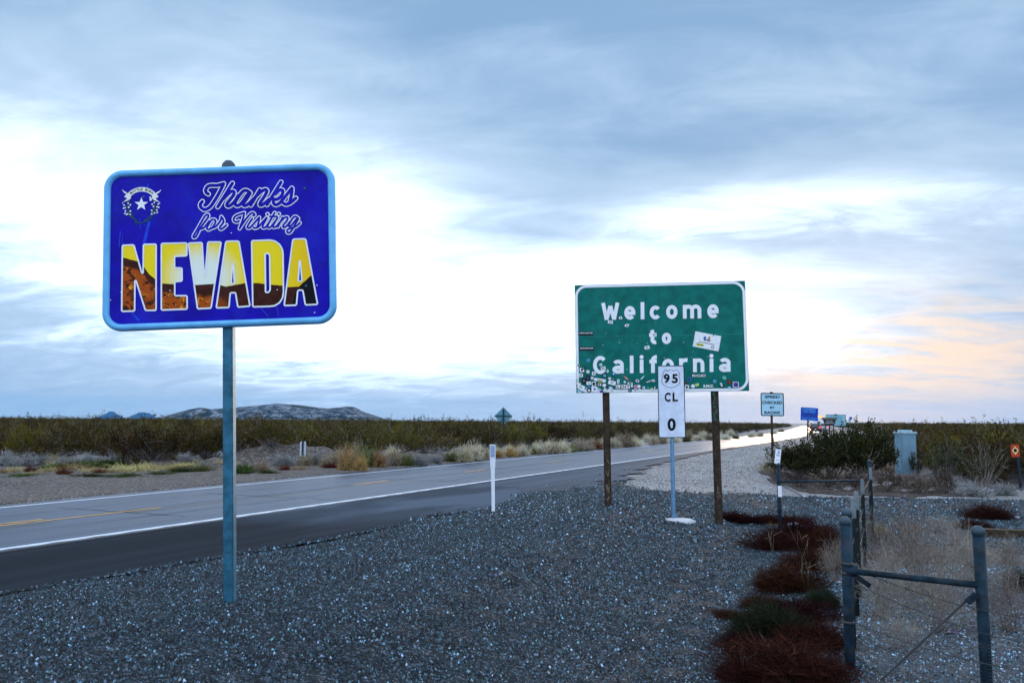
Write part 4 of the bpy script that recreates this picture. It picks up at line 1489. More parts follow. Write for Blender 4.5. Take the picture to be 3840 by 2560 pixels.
# litter removal sign, leaning
LB = ground_at(3027, 1652)
kk = LB.y / 81.311
M_LB = mat('blue_sign_sheet', (0.008, 0.045, 0.36), 0.42, vary=0.1)
M_LT = mat('pale_blue_print', (0.10, 0.36, 0.80), 0.45)
lt = flat_sign('litter_sign', LB, (0, RAD(3.41), RAD(1.36)), 0.146 * kk, 2.706 * kk, 1.794 * kk, 1.321 * kk, 0.09, M_LB, M_LT, 0.014, 0.03)
tag(lt, 'leaning blue sign reading LITTER REMOVAL NEXT 2 MILES beyond the speed sign', 'road sign')
LF = Face([(3001.6, 1525.6), (3069, 1529.7), (3066.8, 1579.6), (3003.2, 1573.4)], 0.146 * kk, 2.706 * kk, 1.794 * kk, 1.321 * kk)
cl = LF.crop(2960, 1500, 300 / 2352)
for txt, bx, sl in [('LITTER REMOVAL', (378, 246, 790, 308), 0.06), ('NEXT 2 MILES', (412, 324, 755, 372), 0.06), ('ADOPT - A - HIGHWAY', (385, 548, 770, 590), 0.085)]:
    a = MB()
    text_at(a, cl, txt, bx, 0.004, 0.02, sl)
    a.build('lettering', M_LT, lt)
a = MB()
ribbon_at(a, cl, [(340, 500), (830, 545)], 9, 0.004)
a.build('rule', M_LT, lt)
a = MB()
disc_at(a, cl, (580, 460), 42, 0.004)
o = a.build('emblem', M_BLACK, lt)
a = MB()
disc_at(a, cl, (575, 462), 16, 0.006)
a.build('emblem_centre', M_LT, o)
MB().box((0.05, 0.09, 1.5), (0.12, 0.12, 3.4)).build('post', M_WOOD, lt, bevel=0.01)

# dark wooden monument sign with a little roof
MX, MY = at_depth(3111, 1580, 112)[:2]
mz = float(zt(MX, MY))
mon = empty('monument_sign', (MX, MY, mz))
tag(mon, 'dark brown trapezoid monument sign with a small roof on legs beside the road', 'sign')
M_BROWN = mat('dark_brown_boards', (0.035, 0.032, 0.034), 0.8, vary=0.3)
zc = EYE + (1589.5 - 1583) / FPX * 112 - mz
a = MB()
slab(a, [(-0.92, 0.32), (0.92, 0.32), (0.66, -0.42), (0.35, -0.5), (-0.35, -0.5), (-0.66, -0.42)], 0, zc, 0.0, 0.1)
a.build('panel', M_BROWN, mon)
a = MB()
slab(a, [(-1.1, 0.58), (1.1, 0.58), (0.95, 0.28), (-0.95, 0.28)], 0, zc, -0.14, 0.2)
a.build('roof', mat('weathered_roof_board', (0.11, 0.095, 0.085), 0.85), mon)
for sx in (-0.55, 0.0, 0.55):
    MB().box((sx, 0.06, (zc - 0.3) / 2), (0.1, 0.1, zc - 0.25)).build('leg', M_BROWN, mon)
for txt, z0, wd in (('Mojave Trails', 0.12, 0.8), ('National Monument', -0.12, 1.15)):
    a = MB()
    text_at(a, lambda u, v_: (u, v_), txt, (-wd / 2, zc + z0 - 0.06, wd / 2, zc + z0 + 0.06), 0.006, 0.02)
    for i, (x, y, z) in enumerate(a.v):
        a.v[i] = (x, y, 2 * (zc + z0) - z)
    a.build('lettering', M_WHITE, mon)

# big pale information board
BX, BY = at_depth(3135, 1575, 150)[:2]
bz = float(zt(BX, BY))
zc = EYE + (1589.5 - 1577) / FPX * 150 - bz
ib = empty('information_board', (BX, BY, bz))
tag(ib, 'big pale blue-green board with rows of dark text behind the monument sign', 'sign')
a = MB()
slab(a, rounded_rect(3.75, 2.1, 0.1), 0, zc, 0.0, 0.03)
a.build('panel', mat('pale_teal_board', (0.22, 0.46, 0.55), 0.5), ib)
a = MB()
ring(a, rounded_rect(3.75, 2.1, 0.1), rounded_rect(3.6, 1.95, 0.08), 0, zc, -0.004, 0.001)
a.build('border', mat('dark_teal', (0.02, 0.10, 0.13), 0.5), ib)
rr = random.Random(3)
for k in range(6):
    MB().box((rr.uniform(-0.1, 0.1), -0.006, zc + 0.7 - k * 0.27), (rr.uniform(2.0, 2.9), 0.004, 0.07)).build('text_row', mat('grey_teal_text', (0.07, 0.20, 0.26), 0.5), ib)
for sx in (-1.3, 1.3):
    MB().box((sx, 0.1, zc / 2), (0.12, 0.12, zc + 0.8)).build('post', M_WOOD, ib)
MB().lathe((0, 0.02, zc + 1.0), [(0.32, 0.0), (0.3, 0.06), (0.2, 0.14), (0.0, 0.16)], 12).build('crest', M_BROWN, ib)

# two little signs on one post
TX, TY = at_depth(3188, 1575, 150)[:2]
tz = float(zt(TX, TY))
ts = empty('pair_of_small_signs', (TX, TY, tz))
tag(ts, 'small blue square plate above a grey plate on one thin post right of the boards', 'road sign')
zc = EYE + (1590 - 1570) / FPX * 150 - tz
MB().box((0.12, 0, zc), (0.52, 0.02, 0.5)).build('blue_plate', M_LB, ts)
MB().box((-0.12, -0.03, zc - 0.38), (0.45, 0.02, 0.5)).build('grey_plate', mat('grey_plate', (0.25, 0.32, 0.40), 0.5), ts)
MB().box((0, 0.05, zc / 2), (0.07, 0.07, zc)).build('post', M_GALV, ts)

# diamond sign seen from behind
DB = at_depth(1887, 1668, 58)
dz = float(zt(DB[0], DB[1]))
di = empty('diamond_sign', (DB[0], DB[1], dz), (0, 0, RAD(4)))
tag(di, 'diamond warning sign seen from behind, standing in the scrub across the road', 'road sign')
hd = 66 / FPX * 58 / 2 * 1.03
zc = EYE + (1580 - 1560) / FPX * 58 - dz
a = MB()
slab(a, [(hd, 0), (0, hd), (-hd, 0), (0, -hd)], 0, zc, 0.0, 0.006)
a.build('panel', mat('bare_aluminium', (0.10, 0.27, 0.36), 0.45, metal=0.2, vary=0.2, scale=3), di)
M_DK = mat('dark_steel', (0.02, 0.03, 0.035), 0.6)
MB().box((0, -0.025, zc), (2 * hd * 0.94, 0.03, 0.085)).build('brace', M_DK, di)
MB().box((0, -0.06, (zc + hd - 0.15) / 2 - 0.02), (0.11, 0.06, zc + hd - 0.1)).build('post', M_DK, di)

# small marker plate across the road, seen from behind
OB = ground_at(1134, 1741)
om = empty('object_marker', OB)
tag(om, 'small narrow white plate on a dark post on the far dirt bank', 'road marker')
kq = OB.y / FPX
a = MB()
slab(a, rounded_rect(22 * kq, 56 * kq, 0.05), 0, 57 * kq, 0.0, 0.004)
a.build('plate', mat('dull_aluminium', (0.5, 0.58, 0.68), 0.5), om)
MB().box((0, -0.03, 42 * kq), (0.07, 0.05, 86 * kq)).build('post', M_DK, om)

# white roadside delineator
EB = ground_at(1850, 1925)
de = empty('delineator_post', EB, (0, RAD(-1.2), RAD(-8)))
tag(de, 'slim white plastic delineator post at the edge of the asphalt', 'road marker')
kq = EB.y / FPX
hh = 253 * kq
M_PLW = mat('white_plastic', (0.72, 0.78, 0.86), 0.45, vary=0.05)
a = MB()
prof = [(-0.06, 0.055), (0.35 * hh, 0.055), (0.62 * hh, 0.062), (0.70 * hh, 0.082), (0.80 * hh, 0.093), (hh, 0.093)]
for i, (z, w_) in enumerate(prof):
    a.v += [(-w_ / 2 * 1.15, 0.012, z), (-w_ / 2 * 1.15, -0.004, z), (0, -0.014, z), (w_ / 2 * 1.15, -0.004, z), (w_ / 2 * 1.15, 0.012, z)]
a.f = [(i * 5 + j, i * 5 + (j + 1) % 5, (i + 1) * 5 + (j + 1) % 5, (i + 1) * 5 + j) for i in range(len(prof) - 1) for j in range(5)] + [tuple(range(25, 30)), (4, 3, 2, 1, 0)]
a.build('stake', M_PLW, de)
MB().box((0, -0.0155, 0.90 * hh), (0.078, 0.003, 0.17 * hh)).build('reflector', mat('blue_grey_reflector', (0.28, 0.38, 0.60), 0.3, vary=0.1), de)

# utility pedestal
UB = ground_at(3398, 1785)
ub = empty('utility_cabinet', UB, (0, RAD(1.0), RAD(8)))
tag(ub, 'tall pale grey-blue utility cabinet standing in the scrub beyond the lane', 'utility cabinet')
kq = UB.y / FPX
M_CAB = mat('pale_cabinet_paint', (0.15, 0.27, 0.36), 0.5, vary=0.12, scale=2.5, dirt=(0.16, 0.22, 0.26), dirt_scale=2, dirt_amt=0.4)
hh = 172 * kq
MB().box((0, 0, hh * 0.46), (60 * kq, 44 * kq, hh * 0.93)).build('body', M_CAB, ub, bevel=0.02)
MB().box((0, 0, hh * 0.935), (66 * kq, 50 * kq, hh * 0.045)).build('lid', mat('pale_lid', (0.34, 0.50, 0.58), 0.45), ub, bevel=0.015)
MB().box((0, 0, hh * 0.975), (40 * kq, 30 * kq, hh * 0.035)).build('cap', MATS['pale_lid'], ub, bevel=0.01)
o = MB().box((-2 * kq, -22.3 * kq, hh * 0.45), (50 * kq, 0.02, hh * 0.78)).build('door', M_CAB, ub, bevel=0.008)
MB().box((18 * kq, -23.2 * kq, hh * 0.5), (0.03, 0.03, 0.12)).build('latch', M_DK, o)

# orange warning plate on a post, at the right edge
OB = ground_at(3831, 1839)
om = empty('warning_marker', OB, (0, RAD(-2), 0))
tag(om, 'small red-orange plate with a pale diamond on a thin post', 'marker')
kq = OB.y / FPX
MB().box((0, 0.03, 66 * kq), (0.075, 0.05, 136 * kq)).build('post', M_PIPE, om)
a = MB()
slab(a, rounded_rect(32 * kq, 46 * kq, 0.02), -10 * kq, 147 * kq, 0.0, 0.006)
o = a.build('plate', mat('red_orange_paint', (0.42, 0.05, 0.015), 0.5), om)
M_PD = mat('pale_yellow_paint', (0.66, 0.50, 0.22), 0.5)
a = MB()
slab(a, [(13 * kq, 0), (0, 16 * kq), (-13 * kq, 0), (0, -16 * kq)], -10 * kq, 148 * kq, -0.003, 0.001)
a.build('diamond', M_PD, o)
a = MB()
disc_at(a, lambda u, v_: (u, v_), (-10 * kq, 148 * kq), 6.5 * kq, 0.005)
a.build('symbol', M_BLACK, o)

# ------------------------------------------------------------------ pipe fence with T-posts and wire
POST_TOP = 0.93


def pipe_post(x, y, r, parent, top=POST_TOP, lean=0.0, name='post'):
    zb = float(zt(x, y)) - 0.25
    o_ = MB().tube([(x, y, zb), (x + lean, y, top - 0.03)], r, 16).build(name, M_PIPE, parent, smooth=False)
    cap = MB().lathe((x + lean, y, top - 0.05), [(r + 0.005, 0.0), (r + 0.005, 0.04), (r * 0.85, 0.058), (r * 0.45, 0.07), (0.0, 0.074)], 16)
    cap.build('cap', mat('cast_post_cap', (0.045, 0.075, 0.10), 0.55, metal=0.2), o_, smooth=True)
    for p in o_.data.polygons:
        p.use_smooth = len(p.vertices) == 4
    return o_


def wire(name, pts, r, parent, sag=0.0, seg=10, barbs=0.0, mat_=None):
    full = []
    for i in range(len(pts) - 1):
        a_, b2 = Vector(pts[i]), Vector(pts[i + 1])
        for k in range(seg):
            t_ = k / seg
            p = a_.lerp(b2, t_)
            p.z -= sag * 4 * t_ * (1 - t_)
            full.append(p)
    full.append(Vector(pts[-1]))
    mb = MB().tube(full, r, 5)
    if barbs:
        L_ = 0
        for i in range(len(full) - 1):
            L_ += (full[i + 1] - full[i]).length
            if L_ > barbs:
                L_ = 0
                p = full[i]
                for q_ in ((0.018, 0, 0.02), (-0.018, 0.008, 0.02)):
                    mb.tube([p - Vector(q_), p + Vector(q_)], r * 0.8, 3)
    return mb.build(name, mat_ or M_WIRE, parent)


P1, P1B, RP = (2.90, 7.03), (3.20, 7.71), (3.72, 6.44)
nf = empty('pipe_fence', (P1[0], P1[1], float(zt(*P1))))
tag(nf, 'near grey pipe fence corner with a sloping rail, wire and green steel posts', 'fence')
inv = nf.matrix_basis.inverted()


def into(o_, root):
    """keep world-built geometry in place under its thing"""
    o_.matrix_parent_inverse = Matrix.Translation(-Vector(root.location))
    return o_


def ppost(*a_, **k_):
    return into(pipe_post(*a_, **k_), nf)


ppost(P1[0], P1[1], 0.042, nf)
ppost(P1B[0], P1B[1], 0.042, nf)
ppost(RP[0], RP[1], 0.044, nf, lean=-0.01)
rail_a, rail_b = at_depth(3200, 2140, 6.97), at_depth(3665, 2192, 6.44)
into(MB().tube([Vector(rail_a) + Vector((-0.05, 0.02, 0.0)), rail_b], 0.026, 14).build('rail', M_PIPE, nf, smooth=True), nf)
M_RUST = mat('rusty_clamp', (0.13, 0.06, 0.035), 0.7, vary=0.4, scale=20)
for px_, py_, zz in [(P1[0], P1[1], 0.55), (P1[0], P1[1], 0.47), (P1[0], P1[1], 0.06)]:
    into(MB().lathe((px_, py_, zz), [(0.047, -0.012), (0.049, 0.0), (0.047, 0.012)], 16).build('clamp', M_WIRE, nf, smooth=True), nf)
into(MB().lathe((P1[0] + 0.05, P1[1] - 0.01, rail_a[2]), [(0.034, -0.05), (0.038, -0.02), (0.038, 0.02), (0.034, 0.05)], 12).build('rail_socket', M_PIPE, nf, smooth=True), nf)
into(MB().box((P1[0] + 0.12, P1[1] - 0.05, rail_a[2] - 0.09), (0.13, 0.012, 0.04), Matrix.Rotation(RAD(35), 3, 'Y')).build('bracket', M_PIPE, nf), nf)
into(MB().box((RP[0] - 0.10, RP[1] - 0.02, rail_b[2] - 0.10), (0.09, 0.02, 0.05), Matrix.Rotation(RAD(-38), 3, 'Y')).build('bracket', M_PIPE, nf), nf)
# diagonal brace cable
into(wire('brace_cable', [at_depth(3655, 2222, 6.44), at_depth(3270, 2580, 6.75)], 0.011, nf), nf)
# strands of barbed wire
for z0, z1, z2 in [(0.52, 0.30, 0.20), (0.40, 0.12, 0.0), (0.07, -0.10, -0.15)]:
    into(wire('barbed_wire', [(P1[0] + 0.03, P1[1] - 0.05, z0), (RP[0] + 0.02, RP[1] - 0.07, z1), (5.6, 5.4, z2)], 0.0032, nf, 0.03, 12, 0.13), nf)
# green steel T-posts with pale tips running back to the far brace
TP = [(3.80, 8.98), (4.20, 9.83), (5.22, 11.99), (6.74, 15.11)]
M_TP = mat('dark_green_steel', (0.007, 0.014, 0.014), 0.6, vary=0.3)
M_TIP = mat('pale_post_tip', (0.15, 0.19, 0.21), 0.6, vary=0.15)
for i, (x, y) in enumerate(TP):
    zb = float(zt(x, y)) - 0.1
    top = 0.93
    mb = MB()
    mb.box((x, y, (zb + top - 0.22) / 2), (0.052, 0.010, top - 0.22 - zb))
    mb.box((x, y + 0.022, (zb + top - 0.22) / 2), (0.010, 0.036, top - 0.22 - zb))
    for k in range(16):
        mb.box((x, y - 0.008, zb + 0.15 + k * 0.06), (0.022, 0.012, 0.018))
    o = into(mb.build('steel_post', M_TP, nf), nf)
    mb = MB()
    mb.box((x, y, top - 0.11), (0.054, 0.011, 0.22))
    mb.box((x, y + 0.022, top - 0.11), (0.011, 0.037, 0.22))
    mb.build('post_tip', M_TIP, o)
for z0 in (0.75, 0.5, 0.2, -0.05):
    into(wire('barbed_wire', [(P1B[0], P1B[1], z0)] + [(x, y, z0) for x, y in TP] + [(8.05, 18.1, z0)], 0.003, nf, 0.012, 6, 0.2), nf)
# fine wire netting at the foot of the near bay
mb = MB()
for k in range(64):
    t_ = k / 63
    x, y = P1[0] + 0.05 + (RP[0] - P1[0]) * t_ * 1.6, P1[1] - 0.06 + (RP[1] - P1[1]) * t_ * 1.6
    mb.tube([(x, y, float(zt(x, y)) + 0.0), (x, y, float(zt(x, y)) + 0.42)], 0.0021, 3, False)
for k in range(17):
    mb.tube([(P1[0] + 0.05, P1[1] - 0.06, -0.37 + 0.026 * k), (RP[0] + 0.5, RP[1] - 0.42, -0.37 + 0.026 * k)], 0.0021, 3, False)
o = into(mb.build('wire_netting', mat('dull_zinc_wire', (0.10, 0.11, 0.125), 0.6), nf), nf)
o['kind'] = 'stuff'

Q1, Q2 = (5.44, 16.39), (8.08, 18.15)
ff = empty('pipe_gate_brace', (Q1[0], Q1[1], float(zt(*Q1))))
tag(ff, 'far pair of grey pipe posts joined by a level rail beside the gravel lane', 'fence')
for q_, nm in ((Q1, 0), (Q2, 1)):
    into(pipe_post(q_[0], q_[1], 0.04, ff), ff)
ra, rb = at_depth(2925, 1806, Q1[1]), at_depth(3240, 1800, Q2[1])
into(MB().tube([ra, rb], 0.024, 12).build('rail', M_PIPE, ff, smooth=True), ff)
into(wire('brace_cable', [at_depth(2935, 1820, Q1[1]), at_depth(3165, 1945, Q2[1] - 0.3)], 0.009, ff), ff)
for zz in (0.55, 0.3, 0.1):
    into(MB().lathe((Q1[0], Q1[1], zz), [(0.044, -0.02), (0.046, 0.0), (0.044, 0.02)], 14).build('clamp', M_PIPE, ff), ff)
o = into(MB().box((Q1[0] - 0.0, Q1[1] - 0.045, 0.38), (0.075, 0.006, 0.22)).build('paper_tag', M_WHITE, ff), ff)
# leaning flyer plate fixed on the post
sgn = empty('plastic_marker', (Q1[0] - 0.03, Q1[1] - 0.02, 0.93), (RAD(-6), RAD(10), RAD(4)))
tag(sgn, 'white leaning plastic marker plate on top of the far fence post', 'marker')
a = MB()
slab(a, rounded_rect(0.115, 0.30, 0.012), 0, 0.15, 0.0, 0.008)
a.build('plate', M_WHITE, sgn)
a = MB()
ribbon_at(a, lambda u, v_: (u, v_), smooth_path([(-0.02, 0.27), (0.02, 0.26), (0.0, 0.24), (0.03, 0.23), (-0.02, 0.21)], 3), 0.012, 0.003)
a.build('symbol', MATS['sticker_vinyl_b'], sgn)
for z0, w_ in ((0.185, 0.07), (0.165, 0.06), (0.07, 0.06)):
    MB().box((0, -0.002, z0), (w_, 0.003, 0.009)).build('text_row', MATS['sticker_vinyl_b'], sgn)

# old timber lying by the lane
tb = ground_at(3770, 2022)
o = MB().box((0, 0, 0.07), (1.9, 0.2, 0.16)).build('timber_beam', M_WOOD, None, bevel=0.015)
o.location = (tb.x + 0.45, tb.y, tb.z + 0.03)
o.rotation_euler = (RAD(2), RAD(1), RAD(-4))
tag(o, 'dark old timber beam lying on the ground at the right edge', 'beam')


# ------------------------------------------------------------------ litter
def crumple(name, u, v_, size, m_, label, seed, flat=0.55):
    p = ground_at(u, v_)
    r_ = random.Random(seed)
    bm = bmesh.new()
    bmesh.ops.create_icosphere(bm, subdivisions=2, radius=size)
    for vv in bm.verts:
        vv.co *= r_.uniform(0.6, 1.2)
        vv.co.z *= flat
    me = bpy.data.meshes.new(name)
    bm.to_mesh(me)
    bm.free()
    o_ = mesh_obj(name, me, m_)
    o_.location = (p.x, p.y, p.z + 0.03 + size * flat * 0.6)
    o_.rotation_euler = (0, 0, r_.uniform(0, 6))
    tag(o_, label, 'litter')
    return o_


M_PURPLE = mat('purple_wrapper', (0.035, 0.032, 0.10), 0.4, vary=0.5, scale=30)
M_TEALR = mat('teal_rag', (0.06, 0.14, 0.17), 0.7, vary=0.4, scale=20)
M_PAPER = mat('pale_paper', (0.62, 0.66, 0.72), 0.7, vary=0.2, scale=20)
crumple('crumpled_cup', 3010, 2105, 0.045, M_PAPER, 'crumpled white cup in the red weeds beside the near fence', 1, 0.9)
crumple('paper_scrap', 3148, 2195, 0.03, M_PAPER, 'small white paper scrap at the foot of the near fence post', 2)
crumple('wrapper', 3570, 2390, 0.06, M_PURPLE, 'crumpled purple wrapper under the sloping fence rail', 3)
crumple('rag', 3400, 2385, 0.07, M_TEALR, 'dull teal rag under the dry brush', 4)
crumple('paper_scrap', 3815, 1948, 0.06, M_PAPER, 'white paper scrap on the lane at the right edge', 5)
crumple('wrapper', 3712, 1848, 0.10, mat('blue_wrapper', (0.10, 0.26, 0.42), 0.5), 'blue wrapper by the grey bush beyond the lane', 6)
crumple('paper_scrap', 252, 1738, 0.09, M_PAPER, 'white paper scrap in the weeds across the road', 7)
crumple('paper_scrap', 420, 1732, 0.08, M_PAPER, 'pale scrap among the green weeds across the road', 9)
crumple('paper_scrap', 1947, 1705, 0.14, M_PAPER, 'white scrap by the orange shrubs across the road', 10)
bp = ground_at(2975, 1976)
bt = empty('plastic_bottle', (bp.x, bp.y, bp.z + 0.065), (0, RAD(90), RAD(8)))
tag(bt, 'small plastic drink bottle lying by the red weeds', 'bottle')
MB().lathe((0, 0, 0), [(0.03, -0.11), (0.034, -0.1), (0.034, 0.05), (0.026, 0.085), (0.014, 0.105), (0.014, 0.12)], 12).build('body', M_PAPER, bt, smooth=True)
MB().lathe((0, 0, 0), [(0.036, -0.05), (0.036, 0.02)], 12).build('label_band', MATS['sticker_vinyl_b'], bt, smooth=True)
MB().lathe((0, 0, 0.12), [(0.016, 0), (0.016, 0.018)], 10).build('cap', M_WHITE, bt, smooth=True)


# ------------------------------------------------------------------ vehicles far down the road
def wheel(root, x, y, r):
    o_ = MB().tube([(x - 0.1, y, r), (x + 0.1, y, r)], r, 16).build('wheel', mat('tyre_rubber', (0.02, 0.02, 0.022), 0.8), root)
    MB().tube([(x - 0.107, y, r), (x + 0.107, y, r)], r * 0.55, 12).build('rim', mat('wheel_rim', (0.3, 0.3, 0.32), 0.4, metal=0.6), o_)


M_TAIL = mat('lit_tail_lamp', (0.5, 0.02, 0.03), 0.3, emit=(1.0, 0.05, 0.08), estr=2.2)
M_AMBER = mat('lit_amber_lamp', (0.7, 0.25, 0.03), 0.3, emit=(1.0, 0.32, 0.06), estr=2.0)
M_GLASS = mat('dark_glass', (0.02, 0.03, 0.04), 0.12, spec=0.8)


def vehicle(name, x, y, rz, label, cat, prof, roof_in, w, paint, glass, wheels, lamps, extra=None):
    """prof: side outline (y, z) from the rear; the upper points are drawn in by roof_in"""
    root = empty(name, (x, y, 0.02), (0, 0, rz))
    tag(root, label, cat)
    top = max(z for _, z in prof)
    n_ = len(prof)
    vs = []
    for s_ in (-1, 1):
        for py_, pz in prof:
            inn = roof_in * max(0, (pz - top * 0.55) / (top * 0.45))
            vs.append((s_ * (w / 2 - inn), py_, pz))
    mb = MB().add(vs, [tuple(range(n_)), tuple(range(2 * n_ - 1, n_ - 1, -1))] + [(i, (i + 1) % n_, (i + 1) % n_ + n_, i + n_) for i in range(n_)])
    mb.build('body', paint, root, bevel=0.05)
    for gx0, gx1, gy, gz0, gz1, ln in glass:
        MB().add([(gx0, gy, gz0), (gx1, gy, gz0), (gx1 * 0.92, gy + ln, gz1), (gx0 * 0.92, gy + ln, gz1)], [(0, 1, 2, 3)]).build('rear_window', M_GLASS, root)
    for wx, wy, wr in wheels:
        wheel(root, wx, wy, wr)
    for lx, ly, lz, lw, lh, m_ in lamps:
        MB().box((lx, ly, lz), (lw, 0.05, lh)).build('tail_lamp', m_, root, bevel=0.01)
    MB().box((0, -0.03, 0.45), (w * 0.94, 0.12, 0.22)).build('bumper', MATS['tyre_rubber'], root, bevel=0.03)
    MB().box((0, -0.1, 0.62), (0.4, 0.012, 0.16)).build('number_plate', M_PAPER, root)
    return root


heading = -math.atan(0.43)
suv = [(0, 0.35), (0.02, 1.0), (0.25, 1.62), (0.5, 1.72), (2.6, 1.72), (3.4, 1.12), (4.5, 1.0), (4.6, 0.4)]
p = at_depth(3058, 1600, 150)
vehicle('suv', p[0], p[1], heading, 'dark car with lit red tail lamps driving away on the road', 'car', suv, 0.14, 1.72, mat('black_car_paint', (0.012, 0.015, 0.02), 0.25, spec=0.6),
        [(-0.66, 0.66, -0.02, 1.05, 1.58, 0.2)], [(-0.75, 0.9, 0.36), (0.75, 0.9, 0.36), (-0.75, 3.6, 0.36), (0.75, 3.6, 0.36)],
        [(-0.72, -0.02, 1.0, 0.3, 0.24, M_TAIL), (0.72, -0.02, 1.0, 0.3, 0.24, M_TAIL)])
van = [(0, 0.4), (0.0, 1.1), (0.12, 1.95), (0.35, 2.05), (3.6, 2.05), (4.3, 1.3), (5.0, 1.1), (5.1, 0.45)]
p = at_depth(3092, 1600, 170)
vehicle('van', p[0], p[1], heading, 'pale van with red tail lamps just ahead of the dark car', 'van', van, 0.12, 1.9, mat('pale_van_paint', (0.55, 0.58, 0.62), 0.3),
        [(-0.7, 0.7, -0.02, 1.15, 1.75, 0.1)], [(-0.8, 0.9, 0.38), (0.8, 0.9, 0.38), (-0.8, 4.0, 0.38), (0.8, 4.0, 0.38)],
        [(-0.8, -0.02, 1.05, 0.22, 0.4, M_TAIL), (0.8, -0.02, 1.05, 0.22, 0.4, M_TAIL)])
trk = [(0, 0.7), (0.0, 3.1), (0.1, 3.2), (5.2, 3.2), (5.25, 2.5), (6.4, 2.4), (6.9, 1.4), (7.0, 0.6)]
p = at_depth(3070, 1585, 195)
tr = vehicle('box_truck', p[0], p[1], heading, 'tall white box truck with an amber lamp bar on its roof, ahead of the cars', 'truck', trk, 0.03, 2.3, mat('white_truck_paint', (0.70, 0.73, 0.76), 0.4),
             [(-0.3, 0.5, -0.02, 1.6, 2.2, 0.0)], [(-0.95, 1.2, 0.48), (0.95, 1.2, 0.48), (-0.95, 5.6, 0.48), (0.95, 5.6, 0.48)],
             [(-0.9, -0.03, 0.95, 0.25, 0.2, M_TAIL), (0.9, -0.03, 0.95, 0.25, 0.2, M_TAIL)])
MB().box((0.2, 0.3, 3.42), (1.5, 0.3, 0.42)).build('lamp_bar', M_AMBER, tr, bevel=0.04)

# ------------------------------------------------------------------ plants
def nrm(a_):
    return a_ / (np.linalg.norm(a_, axis=-1, keepdims=True) + 1e-9)


def blades(g, P0, D, L, W, bend=0.25, droop=0.0):
    """ribbons of two stretches: 6 verts, 2 quads each"""
    n_ = len(P0)
    D = nrm(D)
    side = nrm(np.cross(D, nrm(g.normal(size=(n_, 3)))))
    off = g.normal(size=(n_, 3)) * bend * L[:, None]
    off[:, 2] -= droop * L
    P1_ = P0 + D * L[:, None] * 0.5 + off * 0.35
    P2_ = P0 + D * L[:, None] + off
    V_ = np.stack([P0 - side * W[:, None], P0 + side * W[:, None], P1_ - side * W[:, None] * .8, P1_ + side * W[:, None] * .8, P2_ - side * W[:, None] * .3, P2_ + side * W[:, None] * .3], 1)
    q_ = np.array([(0, 1, 3, 2), (2, 3, 5, 4)])
    F_ = (q_[None] + (np.arange(n_) * 6)[:, None, None]).reshape(-1, 4)
    return V_.reshape(-1, 3), F_, P1_, P2_


def cols(g, base, n_, k, var=0.35):
    c_ = np.array(base)[None] * (1 + var * (2 * g.random((n_, 1)) - 1)) * (1 + 0.1 * (2 * g.random((n_, 3)) - 1))
    return np.repeat(np.clip(c_, 0, 1), k, 0)


def join(ps):
    V_, F_, C_, b_ = [], [], [], 0
    for v_, f_, c_ in ps:
        V_.append(v_)
        F_.append(f_ + b_)
        C_.append(c_)
        b_ += len(v_)
    return np.concatenate(V_), np.concatenate(F_), np.concatenate(C_)


def twig_ball(seed, n_, w, color, tip=None, core=0.25, upright=0.25):
    """rounded shrub of fine stems filling a half ball of radius 1 and height 1"""
    g = np.random.default_rng(seed)
    d = nrm(g.normal(size=(n_, 3)))
    d[:, 2] = np.abs(d[:, 2]) + upright * g.random(n_)
    d = nrm(d)
    lump = 1 + 0.22 * np.sin(3 * np.arctan2(d[:, 1], d[:, 0]) + seed) + 0.15 * np.sin(7 * d[:, 0] + 5 * d[:, 2] + seed)
    r0 = core * g.random(n_) ** 0.5
    P0 = d * r0[:, None] * np.array([1, 1, 0.3]) + g.normal(size=(n_, 3)) * (0.06, 0.06, 0.0)
    P0[:, 2] = np.abs(P0[:, 2])
    L = (0.95 * lump - r0) * (0.55 + 0.5 * g.random(n_))
    v1, f1, m1, e1 = blades(g, P0, d, L, np.full(n_, w), 0.16)
    c1 = cols(g, color, n_, 6)
    # side twigs near the surface
    n2 = n_ * 2
    idx = g.integers(0, n_, n2)
    t = g.random(n2)[:, None]
    P = m1[idx] * (1 - t) + e1[idx] * t
    dd = nrm(d[idx] + 0.9 * g.normal(size=(n2, 3)))
    v2, f2, _, _ = blades(g, P, dd, 0.10 + 0.16 * g.random(n2), np.full(n2, w * 0.8), 0.25)
    c2 = cols(g, tip or color, n2, 6)
    return join([(v1, f1, c1), (v2, f2, c2)])


def fuzz(seed, n_, w, color, tip):
    """low dense weed mass"""
    g = np.random.default_rng(seed)
    d = nrm(g.normal(size=(n_, 3)))
    d[:, 2] = np.abs(d[:, 2])
    a_ = np.arctan2(d[:, 1], d[:, 0])
    lump = 1 + 0.25 * np.sin(3 * a_ + seed) + 0.18 * np.sin(5 * a_ + 2 * seed) + 0.15 * np.sin(9 * d[:, 0] + 7 * d[:, 1])
    r = g.random(n_) ** 0.45 * 0.85 * lump
    P0 = d * r[:, None]
    P0[:, 2] *= 0.8
    D = d * 0.9 + g.normal(size=(n_, 3)) * 0.7
    D[:, 2] = np.abs(D[:, 2]) * 0.8
    v1, f1, _, _ = blades(g, P0, D, 0.12 + 0.34 * g.random(n_) ** 1.7, np.full(n_, w), 0.3)
    hgt = np.clip(P0[:, 2:3], 0, 1)
    c_ = np.where(g.random((n_, 1)) < 0.22, np.array(tip)[None], np.array(color)[None]) * (0.65 + 0.7 * g.random((n_, 1)))
    return v1, f1, np.repeat(c_, 6, 0)


